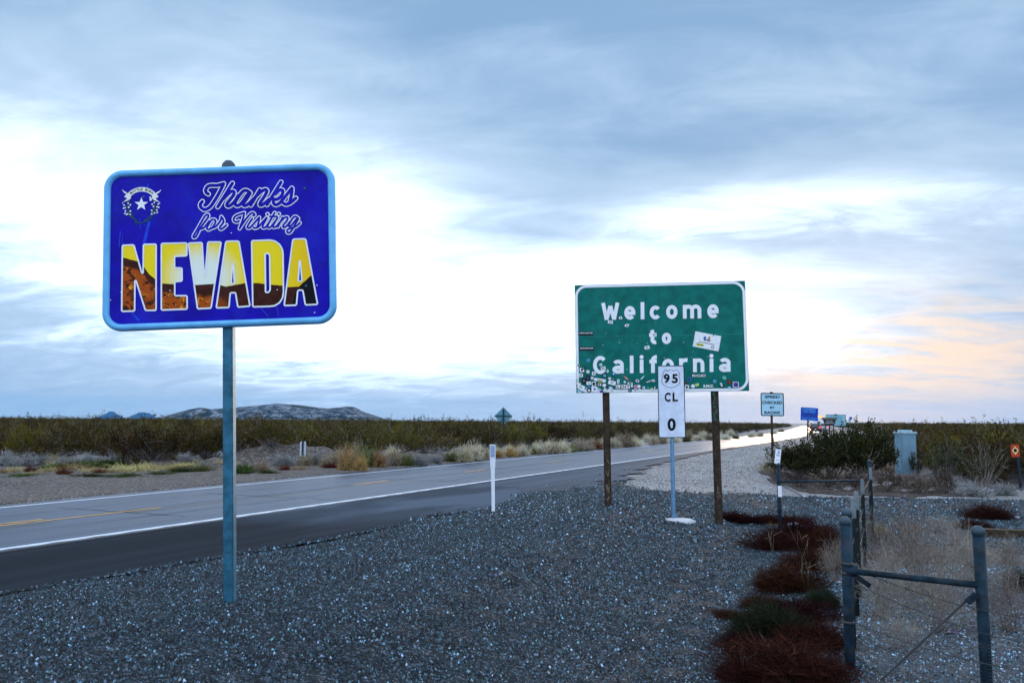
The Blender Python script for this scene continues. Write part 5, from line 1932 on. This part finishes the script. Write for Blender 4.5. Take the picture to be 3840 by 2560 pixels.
def dry_brush(seed, n_, w, color, levels=((6, 0.34, 1.0), (4, 0.17, 0.7))):
    """open, branching dead plant"""
    g = np.random.default_rng(seed)
    d = nrm(np.stack([g.normal(0, .55, n_), g.normal(0, .55, n_), 0.5 + g.random(n_)], -1))
    P0 = g.normal(size=(n_, 3)) * (0.09, 0.09, 0)
    v1, f1, m1, e1 = blades(g, P0, d, 0.55 + 0.5 * g.random(n_), np.full(n_, w * 1.5), 0.12)
    out = [(v1, f1, cols(g, color, n_, 6))]
    src_m, src_e, src_d = m1, e1, d
    for lev, (mult, ln, ww) in enumerate(levels):
        n2 = len(src_m) * mult
        idx = np.repeat(np.arange(len(src_m)), mult)
        t = g.random(n2)[:, None]
        P = src_m[idx] * (1 - t) + src_e[idx] * t
        dd = nrm(src_d[idx] + 0.65 * g.normal(size=(n2, 3)))
        v2, f2, m2, e2 = blades(g, P, dd, ln * (0.5 + 0.8 * g.random(n2)), np.full(n2, w * ww), 0.2)
        out.append((v2, f2, cols(g, color, n2, 6)))
        src_m, src_e, src_d = m2, e2, dd
    return join(out)


def tuft(seed, n_, w, color):
    g = np.random.default_rng(seed)
    d = nrm(np.stack([g.normal(0, .5, n_), g.normal(0, .5, n_), 0.6 + g.random(n_)], -1))
    P0 = g.normal(size=(n_, 3)) * (0.45, 0.45, 0)
    v1, f1, _, _ = blades(g, P0, d, 0.5 + 0.5 * g.random(n_), np.full(n_, w), 0.25, 0.2)
    return v1, f1, cols(g, color, n_, 6, 0.3)


def creosote(seed, stems, leaves, leaf, leaf_c, leaf_c2, wood):
    """airy evergreen desert bush, radius about 1, height about 1; returns wood part and leaf part"""
    g = np.random.default_rng(seed)
    d = nrm(np.stack([g.normal(0, .62, stems), g.normal(0, .62, stems), 0.55 + 0.7 * g.random(stems)], -1))
    P0 = g.normal(size=(stems, 3)) * (0.10, 0.10, 0)
    L = 0.75 + 0.42 * g.random(stems)
    v1, f1, m1, e1 = blades(g, P0, d, L, np.full(stems, 0.014), 0.12)
    n2 = stems * 5
    idx = np.repeat(np.arange(stems), 5)
    t = g.random(n2)[:, None]
    P = m1[idx] * (1 - t) + e1[idx] * t
    dd = nrm(d[idx] + 0.55 * g.normal(size=(n2, 3)) + (0, 0, 0.15))
    v2, f2, m2, e2 = blades(g, P, dd, 0.18 + 0.25 * g.random(n2), np.full(n2, 0.006), 0.15)
    wv, wf, wc = join([(v1, f1, cols(g, wood, stems, 6)), (v2, f2, cols(g, wood, n2, 6))])
    k = g.integers(0, n2, leaves)
    t = g.random(leaves)[:, None] ** 0.7
    C_ = P[k] * (1 - t) + e2[k] * t + g.normal(size=(leaves, 3)) * 0.045
    C_[:, 2] = np.abs(C_[:, 2])
    a_ = nrm(g.normal(size=(leaves, 3)))
    b_ = nrm(np.cross(a_, g.normal(size=(leaves, 3))))
    s_ = leaf * (0.5 + g.random(leaves))[:, None]
    V_ = np.stack([C_ - a_ * s_, C_ - b_ * s_ * 0.55, C_ + a_ * s_, C_ + b_ * s_ * 0.55], 1).reshape(-1, 3)
    F_ = np.arange(leaves * 4).reshape(-1, 4)
    clump = 0.5 + 0.5 * np.sin(C_[:, 0] * 5 + seed) * np.sin(C_[:, 1] * 6 + 1) * np.sin(C_[:, 2] * 5)
    mixf = np.clip(clump + 0.4 * g.normal(size=leaves), 0, 1)[:, None]
    lc = (np.array(leaf_c)[None] * (1 - mixf) + np.array(leaf_c2)[None] * mixf) * (0.7 + 0.6 * g.random((leaves, 1)))
    return (wv, wf, wc), (V_, F_, np.repeat(lc, 4, 0))


def pm(name, data):
    me = np_mesh(name, data[0], data[1], colors=data[2])
    me.materials.append(M_PLANT)
    return me


OLIVE, YGREEN, BROWN, GREYW = (0.046, 0.034, 0.003), (0.098, 0.075, 0.004), (0.036, 0.022, 0.005), (0.15, 0.135, 0.125)
CREO = []
for s_ in range(5):
    cA, cB = [(OLIVE, YGREEN), (BROWN, OLIVE), (OLIVE, BROWN), ((0.05, 0.055, 0.012), YGREEN), (BROWN, (0.09, 0.06, 0.02))][s_]
    wd, lf = creosote(20 + s_, 32, 3800, 0.027, cA, cB, GREYW)
    CREO.append(pm('creosote_bush', join([wd, lf])))


def plant(name, me, loc, w, h, label, cat, group, seed=0, lean=0.0):
    """w = full width, h = height in metres"""
    o_ = bpy.data.objects.new(name, me)
    COL.objects.link(o_)
    o_.location = loc
    r_ = random.Random(seed * 31 + int(loc[0] * 97) + int(loc[1] * 13))
    o_.rotation_euler = (r_.uniform(-lean, lean), r_.uniform(-lean, lean), r_.uniform(0, 6.28))
    o_.scale = (w / 2, w / 2 * r_.uniform(0.85, 1.15), h)
    tag(o_, label, cat, group)
    return o_


TYPES = {
    'grey': [pm('grey_shrub', twig_ball(60 + k, 480, 0.011, (0.20, 0.21, 0.21), (0.30, 0.31, 0.32))) for k in range(2)],
    'tan': [pm('tan_shrub', twig_ball(70 + k, 480, 0.011, (0.20, 0.165, 0.11), (0.33, 0.28, 0.19))) for k in range(2)],
    'pale': [pm('pale_shrub', twig_ball(80 + k, 480, 0.011, (0.36, 0.33, 0.23), (0.60, 0.56, 0.42))) for k in range(2)],
    'orange': [pm('orange_shrub', twig_ball(90 + k, 480, 0.011, (0.20, 0.11, 0.05), (0.33, 0.20, 0.09))) for k in range(2)],
    'green': [pm('green_shrub', twig_ball(100 + k, 480, 0.012, (0.07, 0.08, 0.025), (0.13, 0.15, 0.045))) for k in range(2)],
    'red': [pm('red_weed', twig_ball(110 + k, 420, 0.013, (0.07, 0.018, 0.014), (0.10, 0.03, 0.02))) for k in range(2)],
    'straw': [pm('straw_grass', tuft(120 + k, 600, 0.013, (0.34, 0.27, 0.13))) for k in range(2)],
    'mat': [pm('green_weed_mat', fuzz(130 + k, 1300, 0.018, (0.035, 0.055, 0.015), (0.09, 0.11, 0.03))) for k in range(2)],
    'dead': [pm('dead_brush', dry_brush(140 + k, 26, 0.008, (0.05, 0.036, 0.027))) for k in range(2)],
    'nearred': [pm('red_weed_mound', fuzz(150 + k, 6000, 0.0055, (0.019, 0.0045, 0.004), (0.052, 0.014, 0.011))) for k in range(3)],
    'nearrust': [pm('rust_weed_mound', fuzz(156, 7000, 0.006, (0.030, 0.011, 0.005), (0.07, 0.03, 0.013)))],
    'neargreen': [pm('green_weed_mound', fuzz(160 + k, 7000, 0.0055, (0.014, 0.021, 0.011), (0.038, 0.046, 0.022))) for k in range(2)],
    'dry': [pm('dry_brush', dry_brush(170 + k, 66, 0.0036, (0.19, 0.165, 0.145))) for k in range(3)],
    'twig': [pm('bare_twig', dry_brush(180 + k, 3, 0.007, (0.34, 0.28, 0.20), ((2, 0.5, 0.7), (1, 0.2, 0.5)))) for k in range(2)],
    'strawnear': [pm('straw_tuft', tuft(190, 300, 0.012, (0.36, 0.26, 0.10)))],
}
NAMES = {'grey': 'grey_shrub', 'tan': 'tan_shrub', 'pale': 'pale_shrub', 'orange': 'orange_shrub', 'green': 'green_shrub', 'red': 'red_weed', 'straw': 'straw_grass', 'mat': 'green_weed_mat', 'dead': 'dead_brush',
         'nearred': 'red_weed_mound', 'nearrust': 'rust_weed_mound', 'neargreen': 'green_weed_mound', 'dry': 'dry_brush', 'twig': 'bare_twig', 'strawnear': 'straw_tuft'}
FAR_LABEL = {'grey': 'rounded grey shrub on the bank across the road', 'tan': 'rounded tan shrub on the bank across the road', 'pale': 'pale straw-coloured shrub along the far road edge',
             'orange': 'orange-brown dry shrub along the far road edge', 'green': 'low green shrub along the far road edge', 'red': 'dark red weed on the dirt across the road',
             'straw': 'patch of straw grass across the road', 'mat': 'low green weed patch across the road'}
seedc = [0]


ORD = ['leftmost', 'second', 'third', 'fourth', 'fifth', 'sixth', 'seventh', 'eighth', 'ninth', 'tenth', 'eleventh', 'twelfth', 'thirteenth', 'fourteenth', 'fifteenth', 'sixteenth'] + ['%dth' % k for k in range(17, 21)] + ['21st', '22nd', '23rd'] + ['%dth' % k for k in range(24, 31)] + ['31st', '32nd', '33rd'] + ['%dth' % k for k in range(34, 41)]
FARCOUNT = {}


def put(kind, u, v_, wpx, hpx, label=None, group=None, cat='shrub'):
    seedc[0] += 1
    p = ground_at(u, v_)
    k_ = p.y / FPX
    mes = TYPES[kind]
    if label is None:
        n_ = FARCOUNT[kind] = FARCOUNT.get(kind, 0) + 1
        label = FAR_LABEL[kind] + (', leftmost of its kind' if n_ == 1 else ', %s of its kind from left' % ORD[n_ - 1])
        group = kind + ' plants across the road'
    if kind.startswith('near') and group is None:
        wpx *= 1.4
        hpx *= 0.9
    if kind == 'dry':
        hpx *= 0.84
    z_ = p.z - 0.01 + (0.03 if kind.startswith('near') or kind in ('dry', 'twig') else 0)
    return plant(NAMES[kind], mes[seedc[0] % len(mes)], (p.x, p.y, z_), wpx * k_, hpx * k_, label, 'grass' if 'straw' in kind else ('weed' if 'red' in kind or 'mat' in kind or 'near' in kind else cat), group, seedc[0], 0.08)


# across the road, left to right
for a_ in sorted([('straw', 20, 1772, 90, 20), ('straw', 130, 1778, 80, 16), ('mat', 60, 1785, 130, 12), ('straw', 250, 1752, 110, 26), ('tan', 200, 1740, 70, 44), ('mat', 210, 1758, 120, 24), ('grey', 330, 1738, 90, 40), ('straw', 410, 1772, 120, 22), ('tan', 560, 1745, 40, 70), ('mat', 610, 1778, 120, 14), ('straw', 640, 1760, 90, 24), ('grey', 700, 1735, 70, 40), ('green', 760, 1748, 90, 36), ('straw', 850, 1752, 80, 20), ('red', 950, 1768, 60, 22), ('tan', 1150, 1738, 80, 52), ('tan', 1265, 1748, 80, 80), ('grey', 1440, 1746, 80, 50), ('orange', 1350, 1765, 80, 70), ('grey', 15, 1745, 90, 62), ('grey', 98, 1748, 118, 60), ('grey', 150, 1742, 80, 48), ('grey', 242, 1735, 100, 46), ('red', 113, 1770, 56, 34), ('red', 240, 1780, 74, 42), ('red', 375, 1775, 60, 24),
           ('straw', 55, 1765, 70, 20), ('straw', 185, 1768, 90, 24), ('straw', 300, 1760, 120, 26), ('straw', 340, 1768, 90, 20), ('straw', 505, 1766, 150, 36), ('straw', 560, 1762, 80, 34), ('straw', 700, 1752, 90, 22), ('straw', 770, 1745, 80, 26),
           ('mat', 300, 1742, 150, 30), ('mat', 380, 1752, 160, 30), ('mat', 470, 1745, 140, 30), ('mat', 330, 1785, 130, 14), ('mat', 470, 1786, 170, 14), ('mat', 690, 1768, 130, 20), ('mat', 545, 1728, 120, 34), ('mat', 910, 1775, 100, 46), ('mat', 1010, 1775, 90, 16),
           ('grey', 420, 1735, 80, 40), ('tan', 640, 1730, 70, 40), ('grey', 800, 1725, 60, 40), ('tan', 985, 1730, 80, 50), ('grey', 1068, 1738, 130, 62), ('grey', 1180, 1742, 110, 56), ('red', 1068, 1764, 60, 30), ('red', 1240, 1755, 90, 26), ('straw', 1120, 1762, 60, 20),
           ('tan', 1230, 1730, 80, 55), ('orange', 1300, 1764, 96, 108), ('tan', 1345, 1752, 90, 110), ('green', 1378, 1752, 100, 100), ('orange', 1420, 1752, 80, 80), ('tan', 1487, 1744, 100, 80), ('pale', 1470, 1738, 70, 70), ('green', 1530, 1738, 60, 56),
           ('grey', 1570, 1742, 90, 46), ('grey', 1630, 1738, 80, 44), ('green', 1690, 1730, 70, 50), ('tan', 1740, 1728, 90, 74), ('pale', 1775, 1726, 110, 80), ('tan', 1812, 1722, 70, 62), ('orange', 1868, 1716, 50, 44), ('orange', 1916, 1712, 60, 48), ('pale', 1960, 1708, 80, 54),
           ('green', 1990, 1704, 60, 40), ('pale', 2035, 1700, 100, 58), ('tan', 2075, 1700, 70, 50), ('pale', 2110, 1697, 80, 56), ('green', 2140, 1695, 60, 46), ('pale', 2180, 1692, 90, 52), ('orange', 2240, 1686, 70, 44), ('tan', 2205, 1690, 60, 46), ('pale', 2300, 1681, 90, 52),
           ('tan', 2345, 1677, 110, 60), ('pale', 2385, 1674, 70, 48), ('pale', 2450, 1668, 60, 52), ('tan', 2480, 1665, 60, 44), ('pale', 2530, 1660, 60, 34), ('green', 2575, 1657, 50, 34), ('pale', 2620, 1654, 60, 30), ('tan', 2660, 1652, 50, 32), ('pale', 2720, 1649, 50, 26), ('green', 2760, 1646, 40, 24),
           ('pale', 1700, 1727, 68, 56), ('tan', 1752, 1720, 67, 55), ('pale', 1804, 1713, 65, 54), ('pale', 1856, 1712, 64, 53), ('pale', 1908, 1705, 63, 52), ('tan', 1960, 1703, 61, 51), ('pale', 2012, 1696, 60, 49), ('pale', 2064, 1690, 59, 48), ('pale', 2116, 1688, 58, 47), ('tan', 2168, 1681, 56, 46), ('pale', 2220, 1680, 55, 45), ('pale', 2272, 1673, 54, 44), ('pale', 2324, 1666, 52, 43), ('tan', 2376, 1665, 51, 41), ('pale', 2428, 1658, 50, 40), ('pale', 2480, 1656, 48, 39), ('pale', 2532, 1649, 47, 38), ('tan', 2584, 1643, 46, 37), ('pale', 2636, 1641, 45, 36), ('pale', 2688, 1634, 43, 35), ('pale', 2740, 1633, 42, 33),
           ('pale', 2820, 1640, 44, 26), ('tan', 2850, 1638, 40, 22), ('pale', 2900, 1628, 36, 22), ('tan', 2930, 1620, 30, 18)], key=lambda q_: q_[1]):
    put(*a_)

# right foreground weeds, each told apart by its surroundings
for a_ in [
    ('nearred', 2745, 1958, 90, 48, 'low red weed at the foot of the right wooden sign post'), ('nearred', 2800, 1962, 100, 40, 'flat red weed between the wooden sign post and the far fence post'),
    ('nearred', 2890, 1966, 90, 44, 'red weed hugging the left side of the far fence post'), ('nearred', 2975, 1968, 100, 40, 'red weed beside the plastic bottle'),
    ('nearred', 2910, 2060, 170, 80, 'red weed mound left of the crumpled cup'), ('nearred', 3010, 2030, 190, 100, 'broad red weed mound behind the crumpled cup'), ('nearred', 3095, 2080, 160, 120, 'tall red weed mound just left of the near fence post'),
    ('nearred', 3060, 2140, 180, 90, 'dark red weed mound below the crumpled cup'), ('nearrust', 2950, 2215, 190, 110, 'rust-brown weed mound in the middle of the red weeds'), ('nearred', 2860, 2285, 130, 56, 'small red weed left of the rust-brown mound'),
    ('neargreen', 3085, 2285, 100, 90, 'small green weed clump left of the near fence post'), ('nearred', 2990, 2330, 200, 90, 'red weed between the two green clumps'), ('neargreen', 2885, 2400, 230, 150, 'big dark green weed mound ringed by red weeds'),
    ('nearred', 2740, 2325, 110, 40, 'lone red weed at the gravel edge of the weed patch'), ('nearred', 2770, 2440, 130, 70, 'red weed left of the big green mound'), ('nearred', 3060, 2440, 200, 120, 'red weed right of the big green mound'),
    ('nearred', 2930, 2530, 330, 150, 'large red weed mound at the bottom edge under the green mound'), ('nearred', 2790, 2560, 200, 90, 'red weed mound at the bottom edge, leftmost of the patch'), ('nearred', 3080, 2560, 220, 110, 'red weed mound at the bottom edge beside the near fence post'),
    ('dry', 3455, 2250, 400, 330, 'tall dry brush rising behind the middle of the sloping rail'), ('dry', 3300, 2330, 320, 260, 'grey dry brush just right of the near fence post'), ('dry', 3520, 2380, 380, 260, 'dry brush under the right half of the sloping rail'),
    ('dry', 3640, 2200, 300, 200, 'dry brush behind the right pipe post'), ('dry', 3790, 2380, 340, 260, 'dry brush at the right edge beside the pipe post'), ('dry', 3270, 2110, 220, 200, 'thin dry brush among the green steel posts'),
    ('dry', 3400, 2100, 260, 190, 'dry brush behind the tall dry brush near the lane'), ('dry', 3600, 2080, 240, 120, 'low dry brush in front of the timber beam'), ('dry', 3130, 2190, 160, 170, 'pale dry twigs left of the near fence post'),
    ('dry', 3380, 2450, 260, 140, 'flattened dry brush around the teal rag'),
    ('twig', 2915, 2480, 160, 130, 'bare pale twig in the large red mound at the bottom edge'), ('twig', 2800, 2550, 120, 100, 'bare pale twig in the leftmost red mound at the bottom edge'), ('twig', 3080, 2120, 110, 120, 'short bare twig in the tall red mound by the fence'),
    ('twig', 2900, 2075, 100, 90, 'short bare twig in the red mound left of the cup'), ('twig', 3010, 2095, 120, 180, 'forked bare yellow twig standing in the red weeds'), ('twig', 3030, 2235, 130, 140, 'bare twig leaning right of the rust-brown mound'),
    ('strawnear', 3300, 2005, 60, 56, 'yellow straw tuft just right of the green steel posts'), ('strawnear', 3425, 2000, 80, 40, 'yellow straw tuft beside the lane'), ('strawnear', 2890, 1975, 50, 24, 'small straw tuft beside the far fence post'),
    ('nearred', 3705, 1948, 130, 70, 'red weed in front of the timber beam by the lane'), ('nearred', 3640, 1985, 110, 40, 'low red weed left of the timber beam'),
    ('dry', 3520, 2000, 160, 70, 'sparse dry brush at the edge of the lane'), ('dry', 3780, 2120, 220, 110, 'low dry brush right of the pipe post behind the wire'),
    ('neargreen', 3835, 2230, 90, 110, 'dark green weed cut by the right edge'),
    ('dead', 3000, 1826, 120, 40, 'dark dead brush under the big green bush'), ('dead', 3200, 1838, 170, 60, 'dark dead brush on the earth bank behind the far rail'), ('dead', 3335, 1846, 150, 90, 'upright dead brush on the earth bank left of the cabinet'),
    ('dead', 3440, 1852, 190, 60, 'heap of dead brush below the cabinet'), ('dead', 3545, 1852, 130, 90, 'dead brush on the right end of the earth bank'), ('dead', 3100, 1815, 140, 60, 'dead branches at the base of the big green bush'),
    ('grey', 3650, 1860, 160, 64, 'grey shrub beyond the lane, left of the blue wrapper'), ('grey', 3765, 1856, 120, 60, 'grey shrub beyond the lane beside the orange plate'), ('grey', 3600, 1840, 110, 56, 'grey shrub between the cabinet and the earth bank end'),
    ('tan', 3330, 1772, 90, 50, 'tan shrub in front of the cabinet on its left'), ('grey', 3480, 1800, 80, 44, 'small grey shrub right of the cabinet'), ('tan', 2890, 1770, 100, 50, 'pale tan shrub at the foot of the speed sign post')]:
    put(*a_)

# the big bushes right of the road: stems and foliage as parts
for i, (u, v_, wpx, hpx, label) in enumerate([(2998, 1795, 190, 112, 'big green bush standing behind the far fence post'), (3118, 1794, 220, 150, 'largest dark green bush behind the level rail'), (3222, 1798, 210, 175, 'dark green bush right of the largest, above the far rail end'),
                                              (2955, 1762, 120, 95, 'sparse leafy bush beside the speed sign post'), (3432, 1790, 70, 80, 'small leafy bush in front of the cabinet'), (3560, 1815, 150, 140, 'dark bush between the cabinet and the orange plate'),
                                              (3290, 1760, 150, 140, 'brown-green bush left of the cabinet'), (3690, 1830, 150, 150, 'brown-green bush beside the orange plate')]):
    p = ground_at(u, v_)
    k_ = p.y / FPX
    wd, lf = creosote(300 + i, 44 if wpx > 100 else 14, 11000 if wpx > 150 else 2400, 0.030, (0.012, 0.019, 0.007), (0.042, 0.043, 0.010) if i not in (6, 7) else (0.045, 0.034, 0.010), (0.20, 0.18, 0.165))
    root = empty('leafy_bush', (p.x, p.y, p.z))
    tag(root, label, 'bush')
    for nm, dt in (('stems', wd), ('foliage', lf)):
        o_ = mesh_obj(nm, pm(nm, dt), None, root)
        o_.scale = (wpx * k_ / 1.7, wpx * k_ / 1.7, hpx * k_ / 1.05)

# creosote scrub: the nearest bushes one by one, the rest as one mass
gq = np.random.default_rng(77)


def scrub_points(y0, y1, cell):
    pts = []
    y = y0
    while y < y1:
        xs_ = np.arange(-0.82 * y - 4, 0.82 * y + 4, cell)
        for x in xs_:
            px_, py_ = x + gq.uniform(-.5, .5) * cell, y + gq.uniform(-.5, .5) * cell
            pts.append((px_, py_))
        y += cell
    pts = np.array(pts)
    x, y = pts[:, 0], pts[:, 1]
    lf = (x < x_left(y) - 5.2 - 1.5 * gq.random(len(x))) & (y > 30.5 + 2.0 * np.sin(x * 0.6))
    s_ = (x - x_right(y)) * 0.905
    rt = (s_ > np.where(y < 46, 10.5, 8.5) + gq.random(len(x)) * 2) & (y > 29.0 + 2 * np.sin(x * 0.9)) & ~((np.abs(x - UB.x) < 1.6) & (y < UB.y + 1) & (y > UB.y - 4))
    return pts[lf], pts[rt]


cnt = 0
for lft, pts in zip((True, False), (scrub_points(29.5, 58, 2.7)[0], scrub_points(28, 58, 2.1)[1])):
    d_ = np.argsort(pts[:, 1])
    for i in d_[:165 if lft else 130]:
        x, y = pts[i]
        h_ = gq.uniform(0.9, 1.36)
        o_ = plant('creosote_bush', CREO[int(gq.integers(0, 5))], (x, y, float(zt(x, y)) - 0.02), gq.uniform(2.2, 3.9), h_ + (0.28 if not lft and y < 60 else 0),
                   'olive creosote bush in the front of the scrub across the road' if lft else 'brown-green creosote bush in the scrub beyond the gravel lane', 'bush',
                   'creosote bushes across the road' if lft else 'creosote bushes beyond the lane', cnt, 0.1)
        cnt += 1
far = []
for y0, y1, cell in [(57, 150, 2.7), (150, 420, 3.9)]:
    for pts in scrub_points(y0, y1, cell):
        far.append(pts)
far = np.concatenate(far)
nfar = len(far)
pme = bpy.data.meshes.new('far_scrub')
pme.vertices.add(nfar)
pme.vertices.foreach_set('co', np.stack([far[:, 0], far[:, 1], zt(far[:, 0], far[:, 1])], -1).astype(np.float32).ravel())
rot = np.zeros((nfar, 3), np.float32)
rot[:, 2] = gq.uniform(0, 6.28, nfar)
hgt = 0.95 + 0.55 * gq.random(nfar)
hgt[gq.random(nfar) < 0.05] *= 1.1
scl = np.stack([gq.uniform(1.2, 2.0, nfar), gq.uniform(1.2, 2.0, nfar), hgt], -1).astype(np.float32)
at = pme.attributes.new('rot', 'FLOAT_VECTOR', 'POINT')
at.data.foreach_set('vector', rot.ravel())
at = pme.attributes.new('scl', 'FLOAT_VECTOR', 'POINT')
at.data.foreach_set('vector', scl.ravel())
at = pme.attributes.new('kind', 'INT', 'POINT')
at.data.foreach_set('value', gq.integers(0, 5, nfar).astype(np.int32))
fs = bpy.data.objects.new('far_scrub', pme)
COL.objects.link(fs)
tag(fs, 'dense olive desert scrub running back to the horizon', 'scrub', kind='stuff')
ng = bpy.data.node_groups.new('scatter_bushes', 'GeometryNodeTree')
ng.interface.new_socket('Geometry', in_out='INPUT', socket_type='NodeSocketGeometry')
ng.interface.new_socket('Geometry', in_out='OUTPUT', socket_type='NodeSocketGeometry')
N = NT(ng)
gi, go = N.node('NodeGroupInput'), N.node('NodeGroupOutput')
jn = N.node('GeometryNodeJoinGeometry')


def attr(nm, ty):
    a_ = N.node('GeometryNodeInputNamedAttribute', data_type=ty)
    a_.inputs[0].default_value = nm
    return a_.outputs[0]


srcs = []
for me in CREO:
    srcs.append(next(o_ for o_ in bpy.data.objects if o_.data == me))
for k in range(5):
    oi = N.node('GeometryNodeObjectInfo', transform_space='ORIGINAL')
    oi.inputs[0].default_value = srcs[k]
    oi.inputs[1].default_value = True
    cp = N.node('FunctionNodeCompare', data_type='INT', operation='EQUAL')
    N.l.new(attr('kind', 'INT'), cp.inputs[2])
    cp.inputs[3].default_value = k
    ip = N.node('GeometryNodeInstanceOnPoints')
    N.l.new(gi.outputs[0], ip.inputs['Points'])
    N.l.new(cp.outputs[0], ip.inputs['Selection'])
    N.l.new(oi.outputs['Geometry'], ip.inputs['Instance'])
    er = N.node('FunctionNodeEulerToRotation')
    N.l.new(attr('rot', 'FLOAT_VECTOR'), er.inputs[0])
    N.l.new(er.outputs[0], ip.inputs['Rotation'])
    N.l.new(attr('scl', 'FLOAT_VECTOR'), ip.inputs['Scale'])
    N.l.new(ip.outputs[0], jn.inputs[0])
N.l.new(jn.outputs[0], go.inputs[0])
md = fs.modifiers.new('scatter', 'NODES')
md.node_group = ng

# a few spindly taller plants breaking the skyline
for i, (u, v_, hpx, label) in enumerate([(505, 1690, 170, 'spindly tall plant on the skyline near the blue peaks'), (283, 1660, 105, 'thin dead stalk on the skyline left of the blue peaks'), (1872, 1672, 130, 'spindly plant beside the diamond sign'),
                                         (2190, 1650, 80, 'thin plant poking above the scrub left of the wooden posts')]):
    p = ground_at(u, v_)
    k_ = p.y / FPX
    wd, lf = creosote(400 + i, 5, 70, 0.06, (0.06, 0.06, 0.02), (0.1, 0.1, 0.04), (0.16, 0.15, 0.13))
    plant('spindly_plant', pm('spindly_plant', join([wd, lf])), p, 45 * k_, hpx * k_ * 0.95, label, 'plant', None, i)


# ------------------------------------------------------------------ hills
def hill_material(name, c1, c2, scale, thr=(0.46, 0.56)):
    m = bpy.data.materials.new(name)
    m.use_nodes = True
    t = NT(m.node_tree)
    p_ = t.n['Principled BSDF']
    tc_ = t.node('ShaderNodeTexCoord')
    a_ = t.noise(tc_.outputs['Object'], scale, 6, 0.7, 0.5)
    b_ = t.noise(tc_.outputs['Object'], scale * 4.5, 4, 0.7)
    f_ = t.math('ADD', t.math('MULTIPLY', a_, 0.6), t.math('MULTIPLY', b_, 0.4))
    t.l.new(t.mix(t.ramp01(f_, *thr), c1, c2), p_.inputs['Base Color'])
    p_.inputs['Roughness'].default_value = 0.95
    p_.inputs['Specular IOR Level'].default_value = 0.1
    return m


def hill(name, pts, Y, depth, m_, label, rough, seed):
    """ridge whose skyline passes through pts (u, v) as seen at distance Y"""
    P_ = [at_depth(u, v_, Y) for u, v_ in pts]
    xs_ = np.array([q_[0] for q_ in P_])
    zs_ = np.array([q_[2] for q_ in P_])
    nx, ny = 150, 40
    X = np.linspace(xs_[0], xs_[-1], nx)
    T = np.linspace(-1, 1, ny)
    g = np.random.default_rng(seed)
    ph = g.uniform(0, 6.28, 24)
    fr_ = g.uniform(0.6, 7.0, (24, 2))
    V_ = []
    W_ = xs_[-1] - xs_[0]
    for t_ in T:
        for x in X:
            h0 = max(np.interp(x, xs_, zs_), 0)
            prof_ = math.cos(t_ * math.pi / 2) ** 1.1
            u1, u2 = (x - xs_[0]) / W_ * 6, t_ * 2.2
            nz = sum(math.sin(fr_[k, 0] * u1 + fr_[k, 1] * u2 + ph[k]) / (0.6 + fr_[k, 0]) for k in range(24)) * 0.22
            V_.append((x, Y + t_ * depth, h0 * prof_ * (1 + rough * nz * (abs(t_) > 0.02) * min(1, abs(t_) * 3)) + rough * nz * h0 * 0.12 - 1.0))
    i = np.arange(nx * ny).reshape(ny, nx)
    q_ = np.stack([i[:-1, :-1], i[:-1, 1:], i[1:, 1:], i[1:, :-1]], -1).reshape(-1, 4)
    o_ = mesh_obj(name, np_mesh(name, V_, q_), m_, smooth=True)
    tag(o_, label, 'hill', kind='structure')
    return o_


M_HILL = hill_material('rocky_hill', (0.010, 0.018, 0.024), (0.17, 0.20, 0.24), 0.055, (0.485, 0.545))
M_PEAK = hill_material('haze_tinted_peak', (0.003, 0.014, 0.07), (0.005, 0.024, 0.11), 0.004)  # blue of the distance haze painted into the peaks' base colour
hill('rocky_hill', [(560, 1575), (640, 1563), (720, 1545), (800, 1532), (900, 1524), (1000, 1517), (1050, 1513), (1120, 1516), (1180, 1524), (1240, 1529), (1300, 1522), (1322, 1523), (1360, 1542), (1410, 1562), (1470, 1576)], 1500, 160, M_HILL,
     'broad low rocky hill on the horizon dotted with dark brush', 0.5, 3)
hill('blue_peak', [(340, 1572), (370, 1563), (395, 1553), (418, 1541), (432, 1549), (450, 1563), (468, 1573)], 9000, 200, M_PEAK, 'small pointed blue peak on the left horizon', 0.2, 5)
hill('blue_peak', [(480, 1573), (500, 1558), (518, 1548), (536, 1545), (558, 1548), (572, 1561), (586, 1574)], 9000, 200, M_PEAK, 'small rounded blue peak beside the pointed one', 0.2, 6)
hill('blue_peak', [(3215, 1592), (3232, 1586), (3250, 1583), (3275, 1589), (3290, 1593)], 9000, 150, M_PEAK, 'tiny blue peak on the right horizon behind the scrub', 0.2, 7)

# ------------------------------------------------------------------ air
hb = MB().box((0, 0, 149), (24000, 24000, 304)).build('haze', None)
tag(hb, 'thin bluish evening haze over the desert', 'haze', kind='stuff')
hm = bpy.data.materials.new('evening_haze')
hm.use_nodes = True
hm.node_tree.nodes.clear()
H_ = NT(hm.node_tree)
ho = H_.node('ShaderNodeOutputMaterial')
hv = H_.node('ShaderNodeVolumePrincipled')
hv.inputs['Color'].default_value = (0.16, 0.55, 1.0, 1)
hv.inputs['Density'].default_value = 0.00005
H_.l.new(hv.outputs[0], ho.inputs['Volume'])
hb.data.materials.append(hm)
